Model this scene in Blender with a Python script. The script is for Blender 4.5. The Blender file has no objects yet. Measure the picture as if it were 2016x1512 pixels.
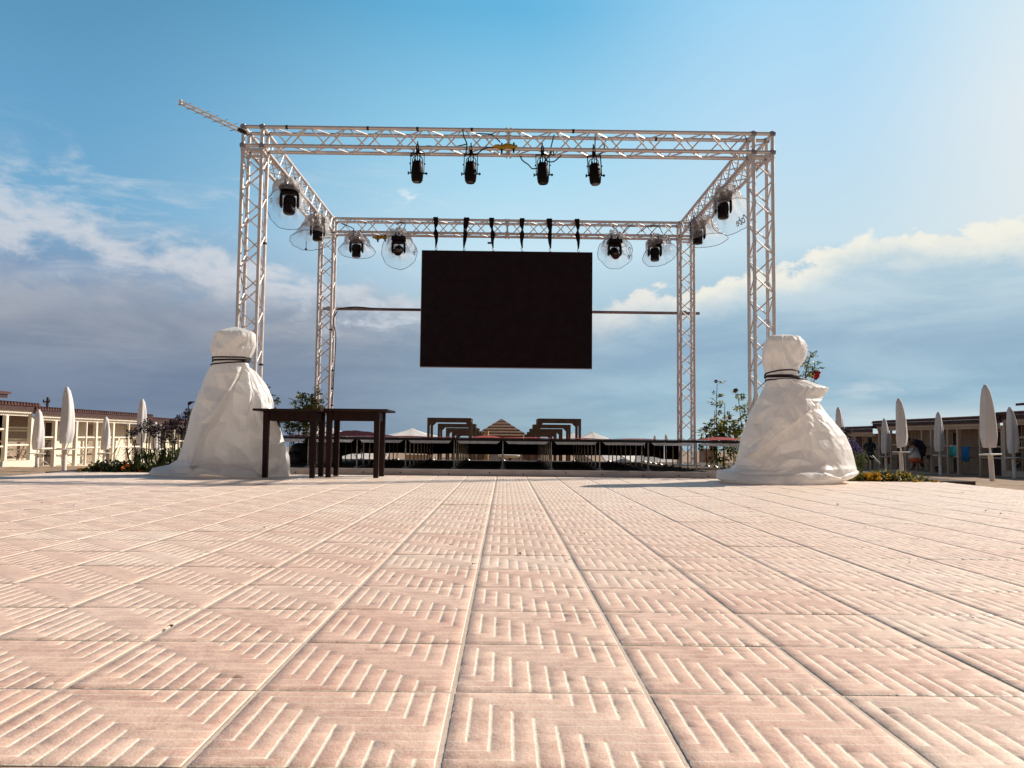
import bpy, bmesh, math, random
import numpy as np
from mathutils import Vector, Matrix, Euler, noise as mnoise

S = bpy.context.scene
COL = S.collection
R = math.radians
random.seed(7)

# ------------------------------------------------------------------ camera
F_PX, CX, CY, CAM_H = 1630.0, 1008.0, 756.0, 0.43
PITCH = math.atan(107.2 / F_PX)
YAW = math.atan(13.9 / F_PX)
ROLL = 0.0107
CAM = Vector((0, 0, CAM_H))
Fw = Vector((math.sin(YAW) * math.cos(PITCH), math.cos(YAW) * math.cos(PITCH), math.sin(PITCH)))
R0 = Vector((math.cos(YAW), -math.sin(YAW), 0))
U0 = R0.cross(Fw)
Rt = R0 * math.cos(ROLL) + U0 * math.sin(ROLL)
Up = -R0 * math.sin(ROLL) + U0 * math.cos(ROLL)
camd = bpy.data.cameras.new('camera')
camd.sensor_width = 36
camd.lens = F_PX / 2016 * 36
camd.clip_start = 0.05
camd.clip_end = 20000
camo = bpy.data.objects.new('camera', camd)
COL.objects.link(camo)
M4 = Matrix((Rt, Up, -Fw)).transposed().to_4x4()
M4.translation = CAM
camo.matrix_world = M4
S.camera = camo
S.render.resolution_x, S.render.resolution_y = 1024, 768


def ray(px, py):
    return (Fw * F_PX + Rt * (px - CX) - Up * (py - CY)).normalized()


def P(px, py, d):            # point seen at a pixel, at world depth y = d
    r = ray(px, py)
    return CAM + r * (d / r.y)


def G(px, py, z=0.0):        # point seen at a pixel, on the level z
    r = ray(px, py)
    return CAM + r * ((z - CAM_H) / r.z)


def proj(p):                 # world point -> pixel (for checks)
    v = Vector(p) - CAM
    w = v.dot(Fw)
    return CX + F_PX * v.dot(Rt) / w, CY - F_PX * v.dot(Up) / w


# ------------------------------------------------------------------ materials
def srgb(r, g, b):
    def f(c):
        c /= 255.0
        return c / 12.92 if c <= 0.04045 else ((c + 0.055) / 1.055) ** 2.4
    return (f(r), f(g), f(b), 1)


class NT:
    """small helper around a node tree"""
    def __init__(s, tree):
        s.t = tree
        s.n = tree.nodes
        s.l = tree.links

    def new(s, ty, **kw):
        n = s.n.new(ty)
        for k, v in kw.items():
            setattr(n, k, v)
        return n

    def put(s, sock, v):
        if hasattr(v, 'is_linked') or isinstance(v, bpy.types.NodeSocket):
            s.l.new(v, sock)
        else:
            sock.default_value = v

    def m(s, op, a, b=0.0, c=0.0):
        n = s.new('ShaderNodeMath', operation=op)
        s.put(n.inputs[0], a)
        s.put(n.inputs[1], b)
        s.put(n.inputs[2], c)
        return n.outputs[0]

    def ss(s, v, lo, hi, a=0.0, b=1.0):
        n = s.new('ShaderNodeMapRange', interpolation_type='SMOOTHSTEP')
        s.put(n.inputs[0], v)
        s.put(n.inputs[1], lo)
        s.put(n.inputs[2], hi)
        s.put(n.inputs[3], a)
        s.put(n.inputs[4], b)
        return n.outputs[0]

    def mix(s, f, a, b):
        n = s.new('ShaderNodeMix', data_type='RGBA')
        s.put(n.inputs[0], f)
        s.put(n.inputs[6], a)
        s.put(n.inputs[7], b)
        return n.outputs[2]

    def ramp(s, v, stops, interp='LINEAR'):
        n = s.new('ShaderNodeValToRGB')
        cr = n.color_ramp
        cr.interpolation = interp
        while len(cr.elements) < len(stops):
            cr.elements.new(0.5)
        for e, (p, c) in zip(cr.elements, stops):
            e.position = p
            e.color = c
        s.put(n.inputs[0], v)
        return n.outputs[0]

    def noise(s, vec, scale, detail=4, rough=0.55, dist=0.0):
        n = s.new('ShaderNodeTexNoise')
        if vec is not None:
            s.l.new(vec, n.inputs['Vector'])
        n.inputs['Scale'].default_value = scale
        n.inputs['Detail'].default_value = detail
        n.inputs['Roughness'].default_value = rough
        n.inputs['Distortion'].default_value = dist
        return n.outputs['Fac']


MATS = {}


def mat(name, col, rough=0.6, metal=0.0, var=0.12, scale=8.0, bump=0.0, bscale=40.0, spec=0.5, col2=None, trans=0.0, stretch=None):
    if name in MATS:
        return MATS[name]
    m = bpy.data.materials.new(name)
    m.use_nodes = True
    t = NT(m.node_tree)
    b = m.node_tree.nodes['Principled BSDF']
    tc = t.new('ShaderNodeTexCoord').outputs['Object']
    if stretch:
        mp = t.new('ShaderNodeMapping')
        mp.inputs['Scale'].default_value = stretch
        t.l.new(tc, mp.inputs[0])
        tc = mp.outputs[0]
    c1 = tuple(col[:3]) + (1,)
    if col2 is None:
        c2 = tuple(max(0, x * (1 - var)) for x in col[:3]) + (1,)
        c1 = tuple(min(1, x * (1 + var * 0.6)) for x in col[:3]) + (1,)
    else:
        c2 = tuple(col2[:3]) + (1,)
    f = t.noise(tc, scale, 5, 0.6)
    f = t.ss(f, 0.32, 0.68)
    t.l.new(t.mix(f, c1, c2), b.inputs['Base Color'])
    b.inputs['Roughness'].default_value = rough
    b.inputs['Metallic'].default_value = metal
    b.inputs['Specular IOR Level'].default_value = spec
    rr = t.ss(t.noise(tc, scale * 2.3, 3), 0.3, 0.7, max(0.02, rough - 0.09), min(1, rough + 0.09))
    t.l.new(rr, b.inputs['Roughness'])
    if bump > 0:
        bp = t.new('ShaderNodeBump')
        bp.inputs['Strength'].default_value = bump
        bp.inputs['Distance'].default_value = 0.01
        t.l.new(t.noise(tc, bscale, 4), bp.inputs['Height'])
        t.l.new(bp.outputs[0], b.inputs['Normal'])
    if trans > 0:
        out = m.node_tree.nodes['Material Output']
        tr = t.new('ShaderNodeBsdfTranslucent')
        tr.inputs['Color'].default_value = c1
        mx = t.new('ShaderNodeMixShader')
        mx.inputs[0].default_value = trans
        t.l.new(b.outputs[0], mx.inputs[1])
        t.l.new(tr.outputs[0], mx.inputs[2])
        t.l.new(mx.outputs[0], out.inputs['Surface'])
    MATS[name] = m
    return m


# ------------------------------------------------------------------ objects
ORG = {}


def tag(o, label=None, cat=None, group=None, kind=None):
    if label:
        o['label'] = label
    if cat:
        o['category'] = cat
    if group:
        o['group'] = group
    if kind:
        o['kind'] = kind
    return o


def thing(name, loc, label, cat, group=None, rz=0.0):
    o = bpy.data.objects.new(name, None)
    o.empty_display_size = 0.1
    COL.objects.link(o)
    o.location = loc
    o.rotation_euler = (0, 0, rz)
    ORG[o.name] = Vector(loc)
    return tag(o, label, cat, group)


def copy_tree(o, parent=None):
    c = o.copy()
    COL.objects.link(c)
    if parent:
        c.parent = parent
    for ch in list(o.children):
        copy_tree(ch, c)
    return c


class MB:
    def __init__(s):
        s.v = []
        s.f = []

    def add(s, vs, fs):
        n = len(s.v)
        s.v.extend(Vector(v) for v in vs)
        s.f.extend(tuple(n + i for i in f) for f in fs)
        return s

    def box(s, c, d, rot=None):
        c = Vector(c)
        hx, hy, hz = d[0] / 2, d[1] / 2, d[2] / 2
        vs = []
        for x in (-hx, hx):
            for y in (-hy, hy):
                for z in (-hz, hz):
                    p = Vector((x, y, z))
                    if rot is not None:
                        p = rot @ p
                    vs.append(c + p)
        return s.add(vs, [(0, 1, 3, 2), (4, 6, 7, 5), (0, 4, 5, 1), (2, 3, 7, 6), (0, 2, 6, 4), (1, 5, 7, 3)])

    def box2(s, a, b):
        a, b = Vector(a), Vector(b)
        return s.box((a + b) / 2, [abs(b[i] - a[i]) for i in range(3)])

    def tube(s, p0, p1, r, n=8, r1=None, caps=True):
        return s.path([p0, p1], [r, r if r1 is None else r1], n, caps)

    def path(s, pts, r, n=8, caps=True, closed=False):
        pts = [Vector(p) for p in pts]
        if not isinstance(r, (list, tuple)):
            r = [r] * len(pts)
        rings = []
        side = None
        L = len(pts)
        for i, p in enumerate(pts):
            if closed:
                d = pts[(i + 1) % L] - pts[i - 1]
            else:
                d = pts[min(i + 1, L - 1)] - pts[max(i - 1, 0)]
            if d.length < 1e-9:
                d = Vector((0, 0, 1))
            d.normalize()
            if side is None:
                side = d.orthogonal().normalized()
            else:
                side = side - d * side.dot(d)
                side = side.normalized() if side.length > 1e-6 else d.orthogonal().normalized()
            up = d.cross(side)
            rings.append([p + (side * math.cos(6.28318 * k / n) + up * math.sin(6.28318 * k / n)) * r[i] for k in range(n)])
        vs = [v for rg in rings for v in rg]
        fs = []
        for i in range(L if closed else L - 1):
            j = (i + 1) % L
            for k in range(n):
                fs.append((i * n + k, i * n + (k + 1) % n, j * n + (k + 1) % n, j * n + k))
        if caps and not closed:
            fs.append(tuple(reversed(range(n))))
            fs.append(tuple((L - 1) * n + k for k in range(n)))
        return s.add(vs, fs)

    def lathe(s, prof, n=20, base=(0, 0, 0), axis=None, caps=True):
        """prof: list of (radius, height) along the axis"""
        base = Vector(base)
        ax = Vector(axis).normalized() if axis is not None else Vector((0, 0, 1))
        sd = ax.orthogonal().normalized() if abs(ax.z) < 0.999 else Vector((1, 0, 0))
        up = ax.cross(sd)
        vs, fs = [], []
        for r, h in prof:
            for k in range(n):
                a = 6.28318 * k / n
                vs.append(base + ax * h + (sd * math.cos(a) + up * math.sin(a)) * r)
        for i in range(len(prof) - 1):
            for k in range(n):
                fs.append((i * n + k, i * n + (k + 1) % n, (i + 1) * n + (k + 1) % n, (i + 1) * n + k))
        if caps:
            fs.append(tuple(reversed(range(n))))
            fs.append(tuple((len(prof) - 1) * n + k for k in range(n)))
        return s.add(vs, fs)

    def prism(s, poly, a, b):
        """poly: list of 3D points; extruded by vector b - a"""
        d = Vector(b) - Vector(a)
        n = len(poly)
        vs = [Vector(p) for p in poly] + [Vector(p) + d for p in poly]
        fs = [tuple(reversed(range(n))), tuple(range(n, 2 * n))]
        for i in range(n):
            fs.append((i, (i + 1) % n, n + (i + 1) % n, n + i))
        return s.add(vs, fs)

    def leaf(s, p, d, nrm, L, W, bend=0.15):
        d = Vector(d).normalized()
        w = d.cross(Vector(nrm))
        w = w.normalized() if w.length > 1e-6 else d.orthogonal()
        u = w.cross(d)
        p = Vector(p)
        m1 = p + d * L * 0.35 + u * L * bend * 0.5
        vs = [p, m1 + w * W * 0.5, m1 - w * W * 0.5, p + d * L * 0.72 + w * W * 0.36 + u * L * bend * 0.4,
              p + d * L * 0.72 - w * W * 0.36 + u * L * bend * 0.4, p + d * L - u * L * bend * 0.3]
        return s.add(vs, [(0, 2, 1), (1, 2, 4, 3), (3, 4, 5)])

    def build(s, name, material, parent=None, smooth=False, bevel=0.0, org=None, normals=True):
        if org is None:
            org = ORG.get(parent.name, Vector((0, 0, 0))) if parent is not None else Vector((0, 0, 0))
        me = bpy.data.meshes.new(name)
        me.from_pydata([tuple(v - org) for v in s.v], [], s.f)
        if normals:
            bm = bmesh.new()
            bm.from_mesh(me)
            bmesh.ops.recalc_face_normals(bm, faces=bm.faces)
            bm.to_mesh(me)
            bm.free()
        if smooth:
            me.polygons.foreach_set('use_smooth', [True] * len(me.polygons))
        if material is not None:
            me.materials.append(material)
        o = bpy.data.objects.new(name, me)
        COL.objects.link(o)
        if parent is not None:
            o.parent = parent
            ORG[o.name] = Vector(org)
        else:
            ORG[o.name] = Vector((0, 0, 0))
        if bevel > 0:
            md = o.modifiers.new('bevel', 'BEVEL')
            md.width = bevel
            md.segments = 2
            md.limit_method = 'ANGLE'
        if smooth:
            smooth_by_angle(me)
        return o


def smooth_by_angle(me, ang=50):
    bm = bmesh.new()
    bm.from_mesh(me)
    lim = math.radians(ang)
    for e in bm.edges:
        if len(e.link_faces) == 2 and e.calc_face_angle(0) > lim:
            e.smooth = False
    bm.to_mesh(me)
    bm.free()


def lerp(a, b, t):
    return a + (b - a) * t


def curve(pts, t):
    """piecewise linear through (t, value...) rows"""
    if t <= pts[0][0]:
        return pts[0][1:]
    for a, b in zip(pts, pts[1:]):
        if t <= b[0]:
            k = (t - a[0]) / max(1e-9, b[0] - a[0])
            return tuple(lerp(x, y, k) for x, y in zip(a[1:], b[1:]))
    return pts[-1][1:]


def spline(pts, n=8):
    """Catmull-Rom through 3D points"""
    pts = [Vector(p) for p in pts]
    q = [pts[0] * 2 - pts[1]] + pts + [pts[-1] * 2 - pts[-2]]
    out = []
    for i in range(1, len(q) - 2):
        a, b, c, d = q[i - 1], q[i], q[i + 1], q[i + 2]
        for k in range(n):
            t = k / n
            out.append(0.5 * ((2 * b) + (c - a) * t + (2 * a - 5 * b + 4 * c - d) * t * t + (3 * b - a - 3 * c + d) * t ** 3))
    out.append(pts[-1])
    return out


def sstep(x, a, b):
    t = max(0.0, min(1.0, (x - a) / (b - a)))
    return t * t * (3 - 2 * t)

# ------------------------------------------------------------------ light and sky
SUN_AZ, SUN_EL = R(62), R(33)      # azimuth to the right of the view, elevation
sund = bpy.data.lights.new('sun', 'SUN')
sund.energy = 5.0
sund.angle = R(0.6)
sund.color = (1.0, 0.90, 0.78)
suno = bpy.data.objects.new('sun', sund)
COL.objects.link(suno)
sdir = Vector((math.sin(SUN_AZ) * math.cos(SUN_EL), math.cos(SUN_AZ) * math.cos(SUN_EL), math.sin(SUN_EL)))
suno.rotation_euler = sdir.to_track_quat('Z', 'Y').to_euler()

W = bpy.data.worlds.new('World')
S.world = W
W.use_nodes = True
t = NT(W.node_tree)
bg = W.node_tree.nodes['Background']
SKY_STR = 0.1
bg.inputs['Strength'].default_value = SKY_STR
sky = t.new('ShaderNodeTexSky', sky_type='NISHITA')
sky.sun_disc = False
sky.sun_elevation = SUN_EL
sky.sun_rotation = SUN_AZ
sky.air_density = 1.0
sky.dust_density = 0.6
sky.ozone_density = 2.0
tc = t.new('ShaderNodeTexCoord').outputs['Generated']
sep = t.new('ShaderNodeSeparateXYZ')
t.l.new(tc, sep.inputs[0])
X, Y, Z = sep.outputs
az = t.m('MULTIPLY', t.m('ARCTAN2', X, Y), 57.2958)      # degrees to the right
el = t.m('MULTIPLY', t.m('ARCSINE', Z), 57.2958)
e30 = t.m('DIVIDE', el, 32.0)
az = t.m('ADD', az, 0.0)


def col10(*c):
    v = srgb(*c)
    return tuple(x / SKY_STR / 10 / 1.231 for x in v[:3]) + (1,)      # ramps hold display values; scaled up below


def grad(rows):
    return t.ramp(e30, [(e / 32.0, col10(*c)) for e, c in rows])


gl = grad([(0, (116, 132, 154)), (5, (112, 128, 152)), (10, (130, 156, 186)), (14, (118, 172, 208)), (20, (104, 162, 202)), (28, (86, 142, 180))])
gc = grad([(0, (152, 180, 194)), (4, (142, 170, 190)), (9, (176, 204, 220)), (13, (200, 229, 243)), (20, (158, 214, 240)), (28, (104, 182, 224))])
gr = grad([(0, (196, 214, 220)), (4, (160, 194, 212)), (9, (158, 190, 210)), (13, (200, 224, 236)), (21, (184, 220, 244)), (28, (164, 214, 245))])
gw = grad([(0, (206, 220, 224)), (4, (172, 204, 216)), (9, (158, 192, 208)), (13, (226, 234, 236)), (20, (230, 237, 239)), (28, (212, 234, 244))])
b1 = t.mix(t.ss(az, -30, 3), gl, gc)
b2 = t.mix(t.ss(az, 0, 20), b1, gr)
base = t.mix(t.ss(az, 21, 37), b2, gw)

# cloud texture coordinates: degrees
cv = t.new('ShaderNodeCombineXYZ')
t.put(cv.inputs[0], az)
t.put(cv.inputs[1], el)
cvec = cv.outputs[0]


def mapped(scale, rot=0.0, loc=(0, 0, 0)):
    mp = t.new('ShaderNodeMapping')
    mp.inputs['Scale'].default_value = scale
    mp.inputs['Rotation'].default_value = (0, 0, rot)
    mp.inputs['Location'].default_value = loc
    t.l.new(cvec, mp.inputs[0])
    return mp.outputs[0]


# high thin streaks on the left, falling to the right
streak = t.noise(mapped((0.10, 0.36, 1), R(20), (3.1, 1.7, 0)), 1.0, 9, 0.62, 0.6)
region = t.m('MULTIPLY', t.ss(az, 4, -4), t.m('MULTIPLY', t.ss(el, 8.0, 11.0), t.ss(el, 20.5, 14.5)))
thin = t.m('MULTIPLY', t.ss(streak, 0.50, 0.74), region)
c1 = t.mix(t.m('MULTIPLY', thin, 0.6), base, col10(222, 226, 232))
# main white bank on the left: falls from el 16 at az -32 to el 10.8 at az -10
fall = t.m('ADD', t.m('MULTIPLY', az, -0.205), 7.2)
dd = t.m('SUBTRACT', el, fall)
n2 = t.noise(mapped((0.22, 0.42, 1), R(10), (7.7, 2.2, 0)), 1.0, 9, 0.6, 0.3)
dd = t.m('ADD', dd, t.m('MULTIPLY', t.m('SUBTRACT', n2, 0.5), -10.5))
lb = t.m('MULTIPLY', t.ss(dd, 1.5, -0.8), t.ss(dd, -3.0, -0.6))
lb = t.m('MULTIPLY', lb, t.ss(az, 3, -5))
c2 = t.mix(t.m('MULTIPLY', lb, 0.64), c1, col10(226, 224, 226))
# small bright puffs above the back beam
pf = t.m('MULTIPLY', t.ss(t.noise(mapped((0.35, 1.1, 1), 0, (1.2, 0.4, 0)), 1.0, 6, 0.6), 0.56, 0.7),
         t.m('MULTIPLY', t.m('MULTIPLY', t.ss(az, -9, -6.5), t.ss(az, -3, -5)), t.m('MULTIPLY', t.ss(el, 14.2, 14.9), t.ss(el, 17.4, 16))))
c2 = t.mix(pf, c2, col10(236, 240, 242))

# low bank across the whole horizon
edge_r = t.ramp(t.m('DIVIDE', t.m('ADD', az, 40), 80.0), [
    (0.0, (0.355,) * 3 + (1,)), (0.16, (0.345,) * 3 + (1,)), (0.34, (0.335,) * 3 + (1,)), (0.50, (0.31,) * 3 + (1,)),
    (0.585, (0.315,) * 3 + (1,)), (0.66, (0.335,) * 3 + (1,)), (0.74, (0.38,) * 3 + (1,)), (0.80, (0.425,) * 3 + (1,)),
    (0.9, (0.41,) * 3 + (1,)), (1.0, (0.40,) * 3 + (1,))], 'EASE')
edge = t.m('MULTIPLY', edge_r, 32.0)
nb = t.noise(mapped((0.20, 0.30, 1), 0, (0.3, 5.2, 0)), 1.0, 10, 0.58, 0.15)
nf = t.noise(mapped((0.55, 0.8, 1), 0, (9.3, 1.2, 0)), 1.0, 8, 0.6, 0.2)
bil = t.m('ADD', t.m('MULTIPLY', t.m('SUBTRACT', nb, 0.5), 4.0), t.m('MULTIPLY', t.m('SUBTRACT', nf, 0.5), 3.4))
h = t.m('SUBTRACT', t.m('ADD', edge, bil), el)                 # > 0 inside the bank
soft = t.ss(az, -8, 10, 3.0, 0.8)
inside = t.ss(h, 0.0, soft)
st = t.noise(mapped((0.075, 0.30, 1), R(-3), (2.2, 8.1, 0)), 1.0, 8, 0.6, 0.4)
st2 = t.ss(st, 0.36, 0.66)
bank_l = t.mix(st2, t.ramp(e30, [(0, col10(114, 130, 154)), (0.12, col10(116, 132, 156)), (0.22, col10(136, 147, 165)), (0.36, col10(158, 173, 194))]),
               t.ramp(e30, [(0, col10(124, 140, 162)), (0.12, col10(132, 146, 168)), (0.22, col10(164, 169, 180)), (0.36, col10(188, 196, 208))]))
bank_r = t.mix(st2, t.ramp(e30, [(0, col10(156, 188, 202)), (0.10, col10(146, 180, 202)), (0.2, col10(146, 176, 200)), (0.30, col10(166, 196, 214)), (0.40, col10(184, 210, 224))]),
               t.ramp(e30, [(0, col10(180, 208, 218)), (0.10, col10(166, 198, 214)), (0.2, col10(168, 194, 212)), (0.30, col10(196, 216, 226)), (0.40, col10(212, 228, 234))]))
bank = t.mix(t.ss(az, -18, 14), bank_l, bank_r)
# sunlit tops
rim = t.m('MULTIPLY', t.ss(h, 0.0, 0.5), t.ss(t.m('ADD', h, t.m('MULTIPLY', t.m('SUBTRACT', nf, 0.5), -5.0)), 3.1, 0.5))
rim = t.m('MULTIPLY', rim, t.ss(az, -14, 10, 0.10, 0.85))
brk = t.m('MULTIPLY', t.ss(t.noise(mapped((0.26, 0.55, 1), R(4), (6.1, 3.3, 0)), 1.0, 8, 0.62, 0.3), 0.50, 0.68), t.m('MULTIPLY', t.m('MULTIPLY', t.ss(az, -19, -13), t.ss(az, 2, -4)), t.m('MULTIPLY', t.ss(el, 5.5, 8), t.ss(el, 13.5, 11))))
bank = t.mix(t.m('MULTIPLY', brk, 0.7), bank, col10(218, 224, 232))
bank = t.mix(rim, bank, t.mix(t.ss(az, 4, 16), col10(232, 230, 226), col10(252, 246, 230)))
c3 = t.mix(t.m('MULTIPLY', inside, t.ss(az, -6, 8, 0.9, 0.94)), c2, bank)
# pale band on the horizon to the right
band = t.m('MULTIPLY', t.m('MULTIPLY', t.ss(el, 2.9, 1.2), t.ss(az, 8, 24)), t.ss(t.noise(mapped((0.06, 0.9, 1)), 1.0, 5), 0.25, 0.5))
c3 = t.mix(t.m('MULTIPLY', band, 0.8), c3, col10(214, 226, 230))
wis = t.m('MULTIPLY', t.ss(t.noise(mapped((0.16, 0.5, 1), R(14), (4.0, 4.0, 0)), 1.0, 7), 0.56, 0.74), t.m('MULTIPLY', t.ss(az, 18, 26), t.m('MULTIPLY', t.ss(el, 1.5, 3), t.ss(el, 6.5, 4.5))))
c3 = t.mix(t.m('MULTIPLY', wis, 0.5), c3, col10(222, 228, 230))

vm = t.new('ShaderNodeVectorMath', operation='SCALE')
t.l.new(c3, vm.inputs[0])
vm.inputs[3].default_value = 10.0
painted = vm.outputs[0]
# front part of the sky carries the clouds, the rest is the clear sky model
front = t.m('MULTIPLY', t.ss(t.m('ABSOLUTE', az), 100, 60), t.ss(el, 62, 34))
warm = t.new('ShaderNodeVectorMath', operation='MULTIPLY')
t.l.new(sky.outputs[0], warm.inputs[0])
warm.inputs[1].default_value = (0.62, 0.48, 0.40)
fin = t.mix(front, warm.outputs[0], painted)
t.l.new(fin, bg.inputs['Color'])

S.view_settings.view_transform = 'Standard'
S.view_settings.look = 'None'
S.view_settings.exposure = 0.3
S.view_settings.gamma = 1
S.cycles.max_bounces = 8
S.cycles.transparent_max_bounces = 24
S.cycles.use_denoising = True

# ------------------------------------------------------------------ tiled floor
TILE = 0.33
X_OFF = G(863, 1508).x                       # a joint running away from the camera
Y_OFF = G(890, 1362).y                       # a joint running across
XL_FL, XR_FL = -4.99, 4.83                   # sides of the terrace
Y_CURB = G(860, 936.5).y                     # front face of the white kerb board


def floor_material():
    m = bpy.data.materials.new('terrace_tile')
    m.use_nodes = True
    t = NT(m.node_tree)
    b = m.node_tree.nodes['Principled BSDF']
    tc = t.new('ShaderNodeTexCoord').outputs['Object']
    zone = t.new('ShaderNodeAttribute', attribute_name='zone').outputs['Fac']
    rnd = t.new('ShaderNodeAttribute', attribute_name='rnd').outputs['Fac']
    n1 = t.ss(t.noise(tc, 11.0, 8, 0.72, 0.6), 0.34, 0.66)
    n2 = t.ss(t.noise(tc, 1.1, 4, 0.6), 0.3, 0.7)
    n3 = t.ss(t.noise(tc, 60.0, 4, 0.7), 0.35, 0.7)
    pink = t.mix(n1, (0.47, 0.235, 0.155, 1), (0.75, 0.51, 0.385, 1))
    pink = t.mix(t.m('MULTIPLY', n2, 0.6), pink, (0.78, 0.585, 0.47, 1))
    pink = t.mix(t.m('MULTIPLY', rnd, 0.35), pink, (0.64, 0.34, 0.25, 1))
    pink = t.mix(t.m('MULTIPLY', n3, 0.30), pink, (0.86, 0.68, 0.55, 1))
    sand = t.mix(n3, (0.93, 0.82, 0.67, 1), (0.86, 0.72, 0.57, 1))
    joint = t.mix(n3, (0.58, 0.44, 0.34, 1), (0.46, 0.33, 0.25, 1))
    c = t.mix(t.ss(zone, 0.1, 0.9), pink, sand)
    c = t.mix(t.ss(zone, 1.1, 1.9), c, joint)
    c = t.mix(t.ss(rnd, 0.82, 1.0, 0.0, 0.22), c, (0.62, 0.36, 0.27, 1))
    c = t.mix(t.ss(rnd, 0.18, 0.0, 0.0, 0.25), c, (0.88, 0.73, 0.60, 1))
    # brighter light on the far and right floor, painted as a paler colour
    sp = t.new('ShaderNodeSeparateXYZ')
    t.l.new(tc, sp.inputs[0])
    far_lit = t.m('ADD', t.m('ADD', sp.outputs[1], t.m('MULTIPLY', sp.outputs[0], 0.45)), t.m('MULTIPLY', t.m('SUBTRACT', t.noise(tc, 0.8, 5, 0.65), 0.5), 5.0))
    c = t.mix(t.ss(far_lit, 1.0, 8.5, 0.0, 0.66), c, (0.83, 0.695, 0.58, 1))
    # grey brown foot traffic stains and dark specks
    st1 = t.ss(t.noise(tc, 2.3, 7, 0.7, 0.8), 0.52, 0.74)
    c = t.mix(t.m('MULTIPLY', st1, 0.30), c, (0.44, 0.30, 0.22, 1))
    spk = t.ss(t.noise(tc, 95.0, 2, 0.5), 0.70, 0.76)
    c = t.mix(t.m('MULTIPLY', spk, 0.35), c, (0.24, 0.13, 0.09, 1))
    # small dark scuffs
    vo = t.noise(tc, 3.7, 2, 0.5)
    sc = t.m('MULTIPLY', t.ss(vo, 0.62, 0.80), 0.10)
    c = t.mix(sc, c, (0.2, 0.12, 0.09, 1))
    t.l.new(c, b.inputs['Base Color'])
    t.l.new(t.ss(n1, 0, 1, 0.46, 0.62), b.inputs['Roughness'])
    b.inputs['Specular IOR Level'].default_value = 0.5
    bp = t.new('ShaderNodeBump')
    bp.inputs['Strength'].default_value = 0.45
    bp.inputs['Distance'].default_value = 0.004
    t.l.new(t.noise(tc, 130.0, 4, 0.7), bp.inputs['Height'])
    t.l.new(bp.outputs[0], b.inputs['Normal'])
    return m


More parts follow.
